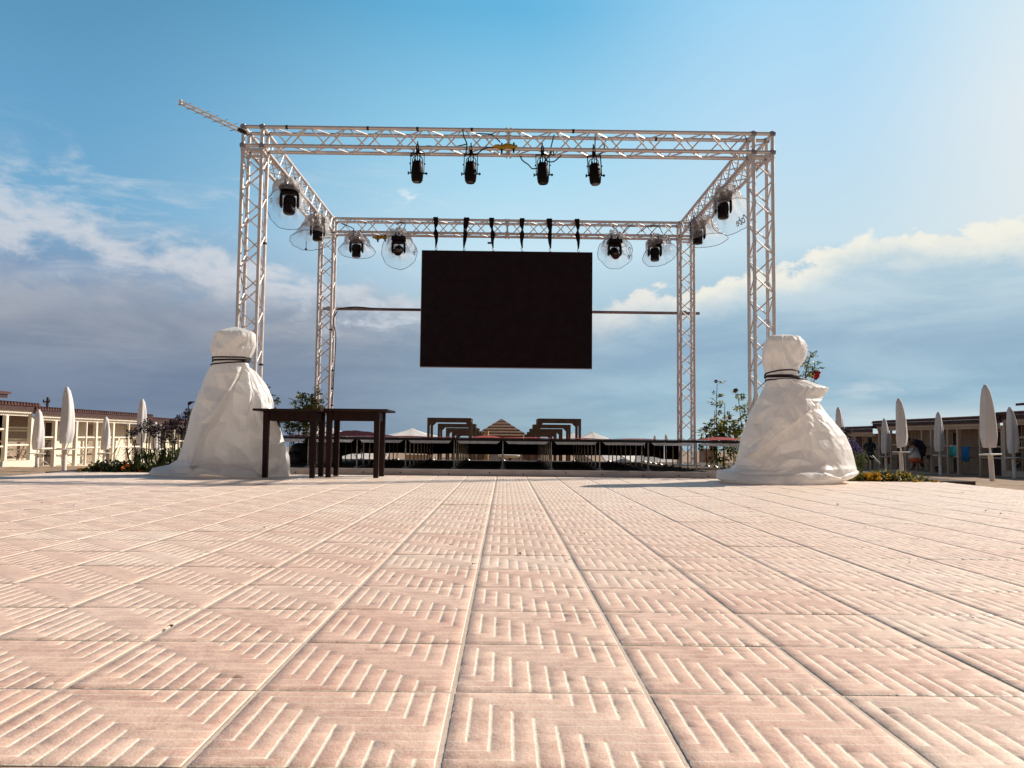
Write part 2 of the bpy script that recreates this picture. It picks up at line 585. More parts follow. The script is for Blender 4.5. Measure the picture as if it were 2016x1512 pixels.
def build_floor():
    rng = np.random.default_rng(3)
    g0, g1 = 0.0105, 0.0058                     # half width of a groove at the top and at the bottom (share of a tile)
    j0, j1 = 0.020, 0.0125                     # the same for the joints
    us, uk = [], []                           # position, line index (0 joint, 1..9 groove, -1 rim)
    us += [j1, j0]
    uk += [0, -1]
    for k in range(1, 10):
        c = k / 10
        us += [c - g0, c - g1, c + g1, c + g0]
        uk += [-1, k, k, -1]
    us += [1 - j0, 1 - j1]
    uk += [-1, 0]
    us = np.array(us)
    uk = np.array(uk)
    n = len(us)
    # heights inside one tile, u to the right, v towards the camera
    U, V = np.meshgrid(us, us, indexing='ij')
    KU, KV = np.meshgrid(uk, uk, indexing='ij')
    H = np.zeros((n, n))
    ZN = np.zeros((n, n))
    bar = (KU > 0) & (((V - KU / 10) % 1.0) <= 0.602 + 0.008)
    hor = (KV > 0) & (((U - KV / 10) % 1.0) <= 0.402 + 0.008)
    bar |= (KU > 0) & (np.abs(((V - KU / 10 + 0.5) % 1.0) - 0.5) < 0.009)
    hor |= (KV > 0) & (np.abs(((U - KV / 10 + 0.5) % 1.0) - 0.5) < 0.009)
    H[bar] = -0.00065
    ZN[bar] = 1.0
    H[hor & ~bar] = -0.00015
    ZN[hor & ~bar] = 0.42
    jt = (KU == 0) | (KV == 0)
    H[jt] = -0.0022
    ZN[jt] = 2.0
    yb = Y_CURB
    rows = range(-1, int((yb - Y_OFF) / TILE) + 2)
    cols = range(int((XL_FL - X_OFF) / TILE) - 1, int((XR_FL - X_OFF) / TILE) + 2)
    allv, allf, allz, allr = [], [], [], []
    base = 0
    idx = np.arange(n * n).reshape(n, n)
    quad = np.stack([idx[:-1, :-1], idx[:-1, 1:], idx[1:, 1:], idx[1:, :-1]], -1).reshape(-1, 4)
    for r in rows:
        y0 = Y_OFF + (r + 1) * TILE           # far side of the tile
        if y0 - TILE > yb:
            continue
        for c in cols:
            x0 = X_OFF + c * TILE
            if x0 + TILE < XL_FL or x0 > XR_FL:
                continue
            d = y0 - TILE * 0.5
            if abs(x0 + TILE / 2) > 0.64 * max(d, 0.2) + 1.5:
                continue
            tilt = rng.normal(0, 0.0008, 2)
            hz = rng.normal(0, 0.0005)
            ju = U + rng.normal(0, 0.0013, U.shape) * (KU != 0)
            jv = V + rng.normal(0, 0.0013, V.shape) * (KV != 0)
            xs = x0 + ju * TILE
            ys = y0 - jv * TILE
            zs = H + hz + tilt[0] * (U - .5) * TILE + tilt[1] * (V - .5) * TILE
            xs = np.clip(xs, XL_FL, XR_FL)
            ys = np.minimum(ys, yb + 0.02)
            allv.append(np.stack([xs, ys, zs], -1).reshape(-1, 3))
            allf.append(quad + base)
            allz.append(ZN.reshape(-1))
            allr.append(np.full(n * n, rng.random()))
            base += n * n
            # strip bridging to the next tile: joint floor
            e = [(x0 - j1 * TILE, x0 + j1 * TILE, y0 - TILE, y0), ]
            for xa, xb, ya, yb2 in e:
                xa, xb = max(xa, XL_FL), min(xb, XR_FL)
                yy = min(yb2, yb + 0.02)
                if xb > xa and yy > ya:
                    allv.append(np.array([[xa, ya, -0.0023], [xb, ya, -0.0023], [xb, yy, -0.0023], [xa, yy, -0.0023]]))
                    allf.append(np.array([[0, 1, 2, 3]]) + base)
                    allz.append(np.full(4, 2.0))
                    allr.append(np.zeros(4))
                    base += 4
            ya, yb2 = y0 - TILE - j1 * TILE, y0 - TILE + j1 * TILE
            xa, xb = max(x0 + j1 * TILE, XL_FL), min(x0 + TILE - j1 * TILE, XR_FL)
            if xb > xa and yb2 < yb:
                allv.append(np.array([[xa, ya, -0.0023], [xb, ya, -0.0023], [xb, yb2, -0.0023], [xa, yb2, -0.0023]]))
                allf.append(np.array([[0, 1, 2, 3]]) + base)
                allz.append(np.full(4, 2.0))
                allr.append(np.zeros(4))
                base += 4
    v = np.concatenate(allv)
    f = np.concatenate(allf)
    me = bpy.data.meshes.new('tiled_floor')
    me.vertices.add(len(v))
    me.vertices.foreach_set('co', v.astype(np.float32).ravel())
    me.loops.add(len(f) * 4)
    me.loops.foreach_set('vertex_index', f.astype(np.int32).ravel())
    me.polygons.add(len(f))
    me.polygons.foreach_set('loop_start', np.arange(0, len(f) * 4, 4, dtype=np.int32))
    me.polygons.foreach_set('loop_total', np.full(len(f), 4, dtype=np.int32))
    a = me.attributes.new('zone', 'FLOAT', 'POINT')
    a.data.foreach_set('value', np.concatenate(allz).astype(np.float32))
    a = me.attributes.new('rnd', 'FLOAT', 'POINT')
    a.data.foreach_set('value', np.concatenate(allr).astype(np.float32))
    me.update()
    me.validate()
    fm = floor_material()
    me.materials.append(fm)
    o = bpy.data.objects.new('tiled_floor', me)
    COL.objects.link(o)
    if me.polygons[0].normal.z < 0:
        me.flip_normals()
    tag(o, kind='structure')
    # the slab below it, reaching behind the camera
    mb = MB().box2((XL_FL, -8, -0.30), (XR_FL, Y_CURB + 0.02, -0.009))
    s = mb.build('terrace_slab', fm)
    tag(s, kind='structure')


build_floor()

# ------------------------------------------------------------------ sand, sea
def gz(d):
    """height of the beach at depth d"""
    if d < 9.5:
        return -0.07
    if d < 24:
        return -0.07 - (d - 9.5) / 14.5 * 0.60
    if d < 60:
        return -0.67 - 0.024 * (d - 24)
    return -1.534 - 0.004 * (d - 60)


def build_sand():
    ys = [-30, -10, 0, 3, 5, 6, 7, 8, 8.6, 9.2, 9.6] + [10 + 0.6 * i for i in range(50)] + [41 + 2 * i for i in range(30)] + [105, 120, 140, 170, 210]
    xs = [-260, -90, -60, -40, -30] + [-26 + 0.65 * i for i in range(81)] + [30, 40, 60, 90, 260]
    vs, fs = [], []
    for y in ys:
        for x in xs:
            p = Vector((x, y, 0))
            b = mnoise.noise(p * 0.6) * 0.045 + mnoise.noise(p * 1.9) * 0.02
            k = 1.0 if y > 9.8 and abs(x) > 5.4 else 0.25
            vs.append((x, y, gz(y) + b * k))
    n = len(xs)
    for i in range(len(ys) - 1):
        for j in range(n - 1):
            fs.append((i * n + j, i * n + j + 1, (i + 1) * n + j + 1, (i + 1) * n + j))
    m = mat('beach_sand', (0.34, 0.235, 0.16), 0.95, var=0.3, scale=3.0, bump=0.9, bscale=14, spec=0.15)
    o = MB().add(vs, fs).build('beach_sand', m, smooth=True)
    tag(o, kind='structure')


build_sand()
m_sea = mat('sea_water', (0.05, 0.12, 0.16), 0.12, scale=0.2, bump=0.5, bscale=0.8)
tag(MB().add([(-6000, 190, -2.02), (6000, 190, -2.02), (6000, 9000, -2.02), (-6000, 9000, -2.02)], [(0, 1, 2, 3)]).build('sea', m_sea), kind='structure')

# paving under and around the stage; under-stage shade put into its colour
Y_ST0, Y_ST1 = 11.7, 16.15                   # front and back of the stage
m_pad = mat('paving_shade_tone', (0.10, 0.072, 0.055), 0.9, var=0.35, scale=2.5, bump=0.4, bscale=30, spec=0.2)
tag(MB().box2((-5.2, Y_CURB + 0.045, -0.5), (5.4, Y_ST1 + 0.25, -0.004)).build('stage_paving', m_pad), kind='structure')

# ------------------------------------------------------------------ aluminium truss frame
m_alu = mat('truss_aluminium', (0.68, 0.63, 0.61), 0.42, 0.42, var=0.10, scale=5, bump=0.05)
m_alu_dark = mat('truss_coupler', (0.33, 0.32, 0.34), 0.45, 0.7, var=0.15)
m_black = mat('black_rubber', (0.012, 0.008, 0.008), 0.6, var=0.2)
m_blackp = mat('black_painted_metal', (0.010, 0.006, 0.006), 0.42, var=0.25)
YF, YB = 10.14, 14.45
SP = 0.237
XL, XR = -3.30, 3.322
ZT = 4.281
CH_R, LC_R = 0.0235, 0.0095
truss = thing('stage_truss', (0, YF, 0), 'box shaped aluminium lattice truss frame standing over the stage', 'truss')


def truss_piece(name, a, b, u, v, first=0, period=0.47):
    """square lattice girder from a to b; u, v span its section (a is one corner)"""
    a, b, u, v = map(Vector, (a, b, u, v))
    off = [Vector((0, 0, 0)), u, u + v, v]
    mb = MB()
    for o in off:
        mb.tube(a + o, b + o, CH_R, 10)
        for e in (a + o, b + o):
            d = (b - a).normalized() * 0.012
            mb.tube(e - d, e + d, CH_R * 1.12, 10)
    part = mb.build(name, m_alu, truss, smooth=True)
    L = (b - a).length
    d = (b - a).normalized()
    n = max(2, round((L - 0.1) / (period / 2)))
    st = (L - 0.1) / n
    lc = MB()
    for s in range(4):
        o0, o1 = off[s], off[(s + 1) % 4]
        ph = (s + first) % 2
        for k in range(n):
            p = a + d * (0.05 + k * st + 0.012)
            q = a + d * (0.05 + (k + 1) * st - 0.012)
            if (k + ph) % 2 == 0:
                lc.tube(p + o0, q + o1, LC_R, 6, caps=False)
            else:
                lc.tube(p + o1, q + o0, LC_R, 6, caps=False)
    lo = lc.build('lattice', m_alu, part, smooth=True)
    return part


def corner_block(x, y):
    z0 = ZT - SP
    mb = MB()
    cs = [(x, y), (x + SP, y), (x + SP, y + SP), (x, y + SP)]
    for i in range(4):
        a, b = cs[i], cs[(i + 1) % 4]
        for z in (z0, ZT):
            mb.tube((*a, z), (*b, z), CH_R, 10)
        mb.tube((*a, z0), (*a, ZT), CH_R, 10)
    part = mb.build('corner_block', m_alu, truss, smooth=True)
    for a in cs:
        for z in (z0, ZT):
            cap = MB()
            cap.lathe([(0.010, -0.034), (0.027, -0.030), (0.031, -0.015), (0.031, 0.015), (0.027, 0.03), (0.010, 0.034)], 12, (*a, z))
            cap.tube((a[0], a[1] - 0.036, z), (a[0], a[1] + 0.036, z), 0.026, 12)
            cap.tube((a[0] - 0.036, a[1], z), (a[0] + 0.036, a[1], z), 0.026, 12)
            cap.build('corner_cap', m_alu_dark, part, smooth=True)


for (x, y) in ((XL, YF), (XR - SP, YF), (XL, YB), (XR - SP, YB)):
    truss_piece('tower', (x, y, 0.02), (x, y, ZT - SP - 0.06), (SP, 0, 0), (0, SP, 0), first=0 if y == YF else 1)
    corner_block(x, y)
    fl = MB()
    for dx in (0, SP):
        for dy in (0, SP):
            fl.tube((x + dx, y + dy, ZT - SP - 0.075), (x + dx, y + dy, ZT - SP - 0.03), 0.030, 10)
    for dx in (0, SP):
        fl.box((x + dx, y + SP / 2, ZT - SP - 0.054), (0.03, SP, 0.03))
    for dy in (0, SP):
        fl.box((x + SP / 2, y + dy, ZT - SP - 0.0535), (SP, 0.03, 0.029))
    fl.build('coupler', m_alu, truss, smooth=True)
    MB().box((x + SP / 2, y + SP / 2, 0.006), (0.42, 0.42, 0.012)).build('base_plate', m_alu_dark, truss, bevel=0.003)
zb = ZT - SP
xm = (XL + XR) / 2
for y, f in ((YF, 1), (YB, 0)):
    for (xa, xb) in ((XL + SP + 0.045, xm - 0.03), (xm + 0.03, XR - SP - 0.045)):
        truss_piece('beam', (xa, y, zb), (xb, y, zb), (0, SP, 0), (0, 0, SP), first=f)
    jn = MB()
    for dy in (0, SP):
        for z in (zb, ZT):
            jn.tube((xm - 0.036, y + dy, z), (xm - 0.012, y + dy, z), 0.031, 10)
            jn.tube((xm + 0.012, y + dy, z), (xm + 0.036, y + dy, z), 0.031, 10)
            jn.tube((xm - 0.03, y + dy, z), (xm + 0.03, y + dy, z), 0.02, 8)
            for sx in (-0.024, 0.024):
                jn.tube((xm + sx, y + dy, z - 0.044), (xm + sx, y + dy, z + 0.044), 0.005, 6)
        jn.box((xm, y + dy, (zb + ZT) / 2), (0.034, 0.02, SP - 0.05))
    for z in (zb, ZT):
        jn.box((xm, y + SP / 2, z), (0.034, SP - 0.05, 0.02))
    jn.build('splice_joint', m_alu, truss, smooth=True)
for x, f in ((XL, 1), (XR - SP, 0)):
    truss_piece('beam', (x, YF + SP + 0.045, zb), (x, YB - 0.045, zb), (SP, 0, 0), (0, 0, SP), first=f)
# black tape bands on the tubes
for x, z, y in ((-2.76, ZT, YF), (-1.75, ZT, YF), (-1.13, ZT, YF), (-0.45, ZT, YF), (0.82, ZT, YF), (-2.55, ZT, YB + SP), (2.6, ZT, YB + SP), (1.9, ZT, YF + SP)):
    MB().tube((x - 0.014, y, z), (x + 0.014, y, z), CH_R + 0.003, 10).build('tape_band', m_black, truss, smooth=True)
for x, y, z in ((XL + SP, YF + SP, 2.86), (XL + SP, YF + SP, 1.32), (XL + SP, YB, 2.3), (XL + SP, YB + SP, 1.6), (XL + SP, YB + SP, 1.28), (XL + SP, YB + SP, 0.98)):
    MB().tube((x, y, z - 0.012), (x, y, z + 0.012), CH_R + 0.004, 10).build('tape_band', m_black, truss, smooth=True)

# ------------------------------------------------------------------ kerb boards
m_kerb = mat('kerb_white_paint', (0.44, 0.40, 0.39), 0.75, var=0.25, scale=6, col2=(0.33, 0.28, 0.27), bump=0.2, stretch=(0.6, 3, 3))
m_screw = mat('rusty_screw', (0.03, 0.018, 0.014), 0.7)
xj = P(865.5, 930, Y_CURB).x
for (xa, xb, lab) in ((-2.95, xj - 0.004, 'weathered white kerb board behind the two dark tables'),
                      (xj + 0.004, 2.95, 'long weathered white kerb board along the terrace edge below the screen')):
    t_ = thing('kerb_board', ((xa + xb) / 2, Y_CURB, 0), lab, 'kerb board', 'white kerb boards at the terrace edge')
    MB().box2((xa, Y_CURB + 0.001, -0.04), (xb, Y_CURB + 0.04, 0.073)).build('board', m_kerb, t_, bevel=0.003)
    n = int((xb - xa) / 0.42)
    for k in range(n):
        MB().lathe([(0.009, 0), (0.008, 0.003)], 8, (xa + 0.15 + k * 0.42 + random.uniform(-.06, .06), Y_CURB + 0.001, 0.03 + random.uniform(-.01, .016)), (0, -1, 0)).build('screw', m_screw, t_)

# ------------------------------------------------------------------ low stage
m_deck = mat('stage_deck_edge', (0.022, 0.008, 0.008), 0.6, var=0.2)
m_rail = mat('stage_aluminium', (0.50, 0.50, 0.52), 0.35, 0.6, var=0.1)
m_leg = mat('stage_leg_steel', (0.42, 0.37, 0.33), 0.4, 0.6, var=0.15)
MX0, MDX = -0.02, 0.685
stage = thing('low_stage', (0, Y_ST0, 0), 'low dark stage on many short metal legs under the truss frame', 'stage')
NROW = 9
ROWDY = (Y_ST1 - Y_ST0 - 0.06) / (NROW - 1)
for k in range(-5, 5):
    xa, xb = MX0 + k * MDX + 0.004, MX0 + (k + 1) * MDX - 0.004
    yb = 14.2 if k in (-5, 4) else Y_ST1
    MB().box2((xa, Y_ST0 - 0.02, 0.394), (xb, yb, 0.430)).build('deck_panel', m_deck, stage, bevel=0.003)
    r = MB()
    ya, ya2 = Y_ST0 - 0.012, Y_ST0 + 0.02
    r.prism([(xa + 0.035, ya, 0.390), (xb - 0.035, ya, 0.390), (xb - 0.075, ya, 0.352), (xa + 0.075, ya, 0.352)], (0, ya, 0), (0, ya2, 0))
    r.box2((xa + 0.06, ya - 0.006, 0.366), (xb - 0.06, ya - 0.0005, 0.374))
    r.build('front_rail', m_rail, stage)
for k in range(-5, 6):
    for j in range(NROW):
        y = Y_ST0 + 0.03 + j * ROWDY
        if k in (-5, 5) and y > 14.2:
            continue
        x = MX0 + k * MDX
        l = MB()
        l.tube((x, y, 0.012), (x, y, 0.27), 0.0105, 10)
        l.tube((x, y, 0.26), (x, y, 0.393), 0.008, 10)
        l.lathe([(0.048, 0.0), (0.046, 0.008), (0.02, 0.022), (0.014, 0.03)], 12, (x, y, -0.001))
        if j == 0:
            l.lathe([(0.014, 0.262), (0.014, 0.274)], 10, (x, y, 0))
        l.build('leg', m_leg, stage, smooth=True)
m_skirt = mat('stage_skirt_cloth', (0.014, 0.004, 0.004), 0.95, var=0.3, scale=3, spec=0.1)
for (xa, xb, y, zb_, lab) in ((MX0 - 4 * MDX, MX0 + 4 * MDX, Y_ST1 - 0.01, 0.118, 'long dark maroon cloth hanging along the back of the stage'),
                              (MX0 + 4 * MDX + 0.02, 2.98, 14.15, 0.10, 'short dark maroon cloth hanging beside the rear right tower'),
                              (-3.40, -3.39 + 0.64, 14.15, -0.004, 'dark cloth hanging to the ground behind the tables')):
    vs, fs = [], []
    n = max(6, int((xb - xa) / 0.04))
    for i in range(n + 1):
        x = lerp(xa, xb, i / n)
        o = math.sin(x * 21) * 0.012 + mnoise.noise(Vector((x * 3, 0, 0))) * 0.02
        dz = mnoise.noise(Vector((x * 1.7, 3, 0))) * 0.012
        vs += [(x, y + o * 0.2, 0.392), (x, y + o, zb_ + dz)]
    fs = [(2 * i, 2 * i + 2, 2 * i + 3, 2 * i + 1) for i in range(n)]
    q = MB().add(vs, fs).build('stage_skirt', m_skirt, normals=False)
    md = q.modifiers.new('thick', 'SOLIDIFY')
    md.thickness = 0.006
    tag(q, lab, 'cloth skirt', 'dark cloths hanging behind the stage')

for (x, lab) in ((MX0 - 4 * MDX - 0.012, 'dark cloth closing the left side of the stage behind the tower'), (MX0 + 4 * MDX + 0.012, 'dark cloth closing the right side of the stage behind the tower')):
    vs = []
    for i in range(41):
        y = lerp(14.21, Y_ST1 - 0.03, i / 40)
        o = math.sin(y * 19) * 0.006
        vs += [(x, y, 0.392), (x + o, y, 0.11 + 0.01 * math.sin(y * 3))]
    q = MB().add(vs, [(2 * i, 2 * i + 2, 2 * i + 3, 2 * i + 1) for i in range(40)]).build('stage_skirt', m_skirt, normals=False)
    md = q.modifiers.new('thick', 'SOLIDIFY')
    md.thickness = 0.005
    tag(q, lab, 'cloth skirt', 'dark cloths hanging behind the stage')

# red carpet lying on the deck, ruckled
m_carpet = mat('red_carpet', (0.30, 0.05, 0.045), 0.9, var=0.25, scale=9, bump=0.3, bscale=120, spec=0.2)
bumps = []
for (px, hw, hpx, d) in ((696, 46, 12, 12.9), (750, 30, 4, 12.9), (805, 40, 2.2, 12.6), (958, 28, 4.2, 12.4), (1040, 55, 1.6, 12.6), (1420, 44, 6.0, 12.3), (590, 24, 2, 12.3), (870, 30, 1, 12.5), (1250, 40, 1.6, 12.4), (1150, 30, 1.4, 12.4)):
    c = P(px, 862, d)
    bumps.append((c.x, hw * d / 1630, hpx * d / 1630, d))
vs, fs = [], []
nx, ny = 260, 26
x0c, x1c = MX0 - 5 * MDX + 0.02, MX0 + 5 * MDX - 0.02
for i in range(nx + 1):
    x = lerp(x0c, x1c, i / nx)
    ye = 14.15 if (x < MX0 - 4 * MDX or x > MX0 + 4 * MDX) else Y_ST1 - 0.03
    for j in range(ny + 1):
        y = lerp(Y_ST0 - 0.012, ye, (j / ny) ** 1.6)
        z = 0.434 + 0.0025 * mnoise.noise(Vector((x * 5, y * 5, 0)))
        for cx, hw, hh, d in bumps:
            k = max(0.0, 1 - ((x - cx) / hw) ** 2)
            w = math.exp(-((y - d) / 0.35) ** 2)
            z += hh * (k ** 0.8) * w * (1 + 0.04 * math.sin((x - cx) * 60 / max(.2, hw * 4)))
        vs.append((x, y, z))
for i in range(nx):
    for j in range(ny):
        a = i * (ny + 1) + j
        fs.append((a, a + ny + 1, a + ny + 2, a + 1))
q = MB().add(vs, fs).build('stage_carpet', m_carpet, smooth=True)
md = q.modifiers.new('thick', 'SOLIDIFY')
md.thickness = 0.004
md.offset = 1
tag(q, 'ruckled red carpet lying over the low stage', 'carpet')

# ------------------------------------------------------------------ two dark tables
m_wood = mat('dark_stained_wood', (0.022, 0.006, 0.004), 0.55, spec=0.2, var=0.35, scale=5, bump=0.12, stretch=(1, 1, 0.15))
m_wood2 = mat('dark_stained_top', (0.022, 0.007, 0.005), 0.5, spec=0.25, var=0.3, scale=5, stretch=(0.2, 1, 1))


def table(pl, pr, tl, tr, lab):
    dF = G((pl + pr) / 2, 940.6).y
    dB = dF + 0.40
    xl, xr = P(pl, 939, dF).x, P(pr, 939, dF).x
    txl, txr = P(tl, 806, dF).x, P(tr, 806, dF).x
    zt = P((tl + tr) / 2, 804.6, dF - 0.12).z
    t_ = thing('side_table', ((xl + xr) / 2, dF + 0.2, 0), lab, 'table', 'dark wooden tables')
    MB().box2((txl, dF - 0.12, zt - 0.024), (txr, dB + 0.12, zt)).build('table_top', m_wood2, t_, bevel=0.004)
    for x in (xl, xr):
        for y in (dF, dB):
            w = 0.030
            mb = MB()
            vs = [(x - w * 0.85, y - w * 0.85, 0), (x + w * 0.85, y - w * 0.85, 0), (x + w * 0.85, y + w * 0.85, 0), (x - w * 0.85, y + w * 0.85, 0),
                  (x - w, y - w, zt - 0.0245), (x + w, y - w, zt - 0.0245), (x + w, y + w, zt - 0.0245), (x - w, y + w, zt - 0.0245)]
            mb.add(vs, [(3, 2, 1, 0), (4, 5, 6, 7), (0, 1, 5, 4), (1, 2, 6, 5), (2, 3, 7, 6), (3, 0, 4, 7)])
            mb.build('leg', m_wood, t_, bevel=0.003)
    za, zb2 = zt - 0.12, zt - 0.026
    for y in (dF, dB):
        MB().box2((xl + 0.0305, y - 0.011, za), (xr - 0.0305, y + 0.011, zb2)).build('apron', m_wood, t_)
    for x in (xl, xr):
        MB().box2((x - 0.011, dF + 0.0305, za), (x + 0.011, dB - 0.0305, zb2)).build('apron', m_wood, t_)


table(521.5, 614.5, 504, 636.5, 'dark brown wooden table touching the left white tarpaulin bundle')
table(646, 740, 638.5, 766, 'dark brown wooden table nearer the middle of the stage')

# ------------------------------------------------------------------ hanging equipment
m_screen = mat('led_screen_face', (0.013, 0.0045, 0.006), 0.6, var=0.2, scale=3, spec=0.2)
m_sedge = mat('screen_edge_metal', (0.35, 0.34, 0.35), 0.4, 0.6)
DS = 14.28
a, b = P(830.5, 494, DS), P(1166.3, 723.5, DS)
xa, xb = a.x + 0.006, b.x - 0.006
zt, zb_ = P(998, 494.5, DS).z, P(998, 723.5, DS).z
scr = thing('video_screen', ((xa + xb) / 2, DS, zb_), 'large blank black video screen hanging from the rear beam', 'screen')
MB().box2((xa, DS, zb_), (xb, DS + 0.09, zt)).build('cabinet', m_screen, scr, bevel=0.003)
g = MB()
nc, nr = 6, 4
for i in range(nc):
    for j in range(nr):
        w, h_ = (xb - xa - 0.02) / nc, (zt - zb_ - 0.02) / nr
        g.box2((xa + 0.01 + i * w + 0.0008, DS - 0.004, zb_ + 0.01 + j * h_ + 0.0008), (xa + 0.01 + (i + 1) * w - 0.0008, DS - 0.0005, zb_ + 0.01 + (j + 1) * h_ - 0.0008))
g.build('display_surface', m_screen, scr)
tr = MB().box2((xa, DS + 0.002, zb_ - 0.012), (xb, DS + 0.05, zb_ - 0.0005))
tr.build('edge_trim', m_sedge, scr)
MB().box2((xa - 0.008, DS + 0.002, zb_), (xa - 0.0005, DS + 0.05, zt)).build('edge_trim', m_sedge, scr)

m_strap = mat('black_webbing', (0.010, 0.006, 0.006), 0.9, var=0.2, spec=0.2)
for i, px in enumerate((857.5, 918, 967.5, 1028, 1082, 1136.5)):
    d = YB - 0.035
    top = P(px, 436, d)
    x = top.x
    xb_ = x + (0.02, -0.03, 0.035, 0.0, 0.012, 0.02)[i]
    ze = zt + 0.085
    lab = ('leftmost black webbing strap hanging the screen from the rear beam', 'twisted wide black strap, second from the left above the screen',
           'black strap with a blue tail just left of the rear beam splice', 'black strap just right of the rear beam splice',
           'second black strap from the right above the screen', 'rightmost looped black strap above the screen')[i]
    t_ = thing('hanging_strap', (x, YB, zt), lab, 'strap', 'black straps holding the screen')
    ws = [0.085, 0.075, 0.05, 0.088, 0.05, 0.022]
    zs = [ZT + 0.03, ZT - 0.10, ZT - 0.17, ZT - 0.26, lerp(ZT - 0.26, ze, 0.5), ze]
    if i in (1, 4):
        ws = [0.10, 0.095, 0.085, 0.075, 0.06, 0.022]
    vs, fs = [], []
    for k, (w, z) in enumerate(zip(ws, zs)):
        xx = lerp(x, xb_, k / 5) + 0.008 * math.sin(k * 2.1 + i)
        tw = (0.0, 0.2, 0.9, 0.1, 0.0, 0.0)[k] * (1 if i % 2 else -1)
        dx, dy = w / 2 * math.cos(tw), w / 2 * math.sin(tw)
        for yo in (-0.006, 0.006):
            vs += [(xx - dx, d - 0.012 - dy + yo, z), (xx + dx, d - 0.012 + dy + yo, z)]
    for k in range(5):
        q = 4 * k
        fs += [(q, q + 1, q + 5, q + 4), (q + 2, q + 6, q + 7, q + 3), (q, q + 4, q + 6, q + 2), (q + 1, q + 3, q + 7, q + 5)]
    fs += [(0, 2, 3, 1), (20, 21, 23, 22)]
    mb = MB().add(vs, fs)
    mb.box((x, YB + 0.11, ZT + 0.033), (0.085, 0.30, 0.012))
    mb.build('webbing', m_strap, t_)
    sh = MB()
    yy = d - 0.012
    pts = [(xb_ + 0.016 * math.cos(q), yy, zt + 0.056 + 0.030 * math.sin(q)) for q in [k * 6.2832 / 12 for k in range(12)]]
    sh.path(pts, 0.006, 6, closed=True)
    sh.tube((xb_, yy + 0.0, zt - 0.01), (xb_, yy, zt + 0.028), 0.011, 8)
    sh.build('shackle', m_alu_dark, t_, smooth=True)
    if i == 2:
        MB().path(spline([(xb_ - 0.01, yy - 0.012, zt + 0.19), (xb_ - 0.05, yy - 0.02, zt + 0.165), (xb_ - 0.10, yy - 0.02, zt + 0.17)], 4), [0.018] * 8 + [0.008], 6).build('strap_tail', mat('blue_webbing', (0.02, 0.05, 0.12), 0.8), t_, smooth=True)

# brace pipe behind the screen
m_pipe = mat('brace_pipe_steel', (0.30, 0.26, 0.25), 0.45, 0.6, var=0.2)
dp = YB + SP + 0.055
pa, pb = P(630, 607.5, dp), P(1377, 617, dp)
pip = thing('brace_pipe', (0, dp, pa.z), 'long horizontal metal pipe clamped across the rear towers behind the screen', 'pipe')
MB().tube(pa, pb, 0.026, 12).build('pipe', m_pipe, pip, smooth=True)
for px in (648, 1347):
    p = P(px, 608 if px < 1000 else 616.5, dp)
    MB().box((p.x, dp - 0.02, p.z), (0.06, 0.10, 0.07)).build('clamp', m_alu_dark, pip, bevel=0.006)
cab = spline([P(664, 611, dp - .03), P(672, 607, dp - .03), P(700, 604.5, dp - .03), P(735, 607, dp - .03), P(770, 608.5, dp - .03), P(832, 610, dp - .03)], 6)
q = MB().path(cab, 0.011, 6).build('power_cable', m_black, smooth=True)
tag(q, 'black cable lashed along the brace pipe left of the screen', 'cable')
cab = spline([P(664, 613, dp - .03), P(658, 625, dp - .08), P(657, 636, YB + .2), P(661, 660, YB + .2), P(660, 690, YB + .2), P(657, 740, YB + .2), P(654, 800, YB + .2)], 6)
q = MB().path(cab, 0.009, 6).build('power_cable', m_black, smooth=True)
tag(q, 'black cable running down the rear left tower', 'cable')
for (pts, dd, lab) in (
    ([(822, 283), (815, 297), (808, 308), (822, 300), (838, 288), (858, 289), (880, 291), (900, 288), (918, 284)], YF + 0.1, 'thin black cable joining the two left spotlights on the front beam'),
    ([(911, 255), (913, 268), (919, 283), (918, 296), (916, 308)], YF - 0.03, 'black cable dropping from the top tube to the second spotlight'),
    ([(937, 263), (960, 264), (970, 266), (985, 280)], YF + 0.1, 'black cable sagging left of the front beam splice'),
    ([(940, 302), (955, 292), (975, 290)], YF - 0.03, 'short black cable end entering the yellow pad'),
    ([(1023, 303), (1028, 315), (1040, 324), (1048, 332), (1058, 331)], YF + 0.2, 'black cable looping down to the third spotlight'),
    ([(1091, 265), (1086, 285), (1083, 300), (1090, 306), (1088, 296), (1082, 306), (1075, 316), (1090, 318), (1106, 305)], YF + 0.0, 'curled black cable above the third spotlight'),
    ([(1172, 265), (1171, 290), (1168, 310)], YF + 0.1, 'straight black cable above the rightmost spotlight'),
    ([(1177, 267), (1184, 277), (1190, 288), (1186, 298), (1180, 306)], YF + 0.1, 'bowed black cable right of the rightmost spotlight'),
    ([(1466, 266), (1474, 285), (1470, 300), (1476, 312)], YF + 0.3, 'bundled cable in the front right corner'),
    ([(672, 440), (690, 447), (697, 452), (690, 462)], YB - 0.03, 'thin cable above the small left dome on the rear beam'),
    ([(780, 442), (790, 438), (798, 444), (788, 456), (778, 468)], YB - 0.03, 'black cable coil above the round left dome'),
    ([(1205, 445), (1214, 452), (1222, 462), (1236, 446), (1250, 446)], YB - 0.03, 'black cable above the round right dome'),
    ([(1262, 456), (1275, 446), (1296, 446), (1305, 460)], YB - 0.03, 'thin cable above the rightmost rear dome')):
    pp = spline([P(x, y, dd) for x, y in pts], 6)
    q = MB().path(pp, 0.008, 6).build('power_cable', m_black, smooth=True)
    tag(q, lab, 'cable', 'black cables on the truss')

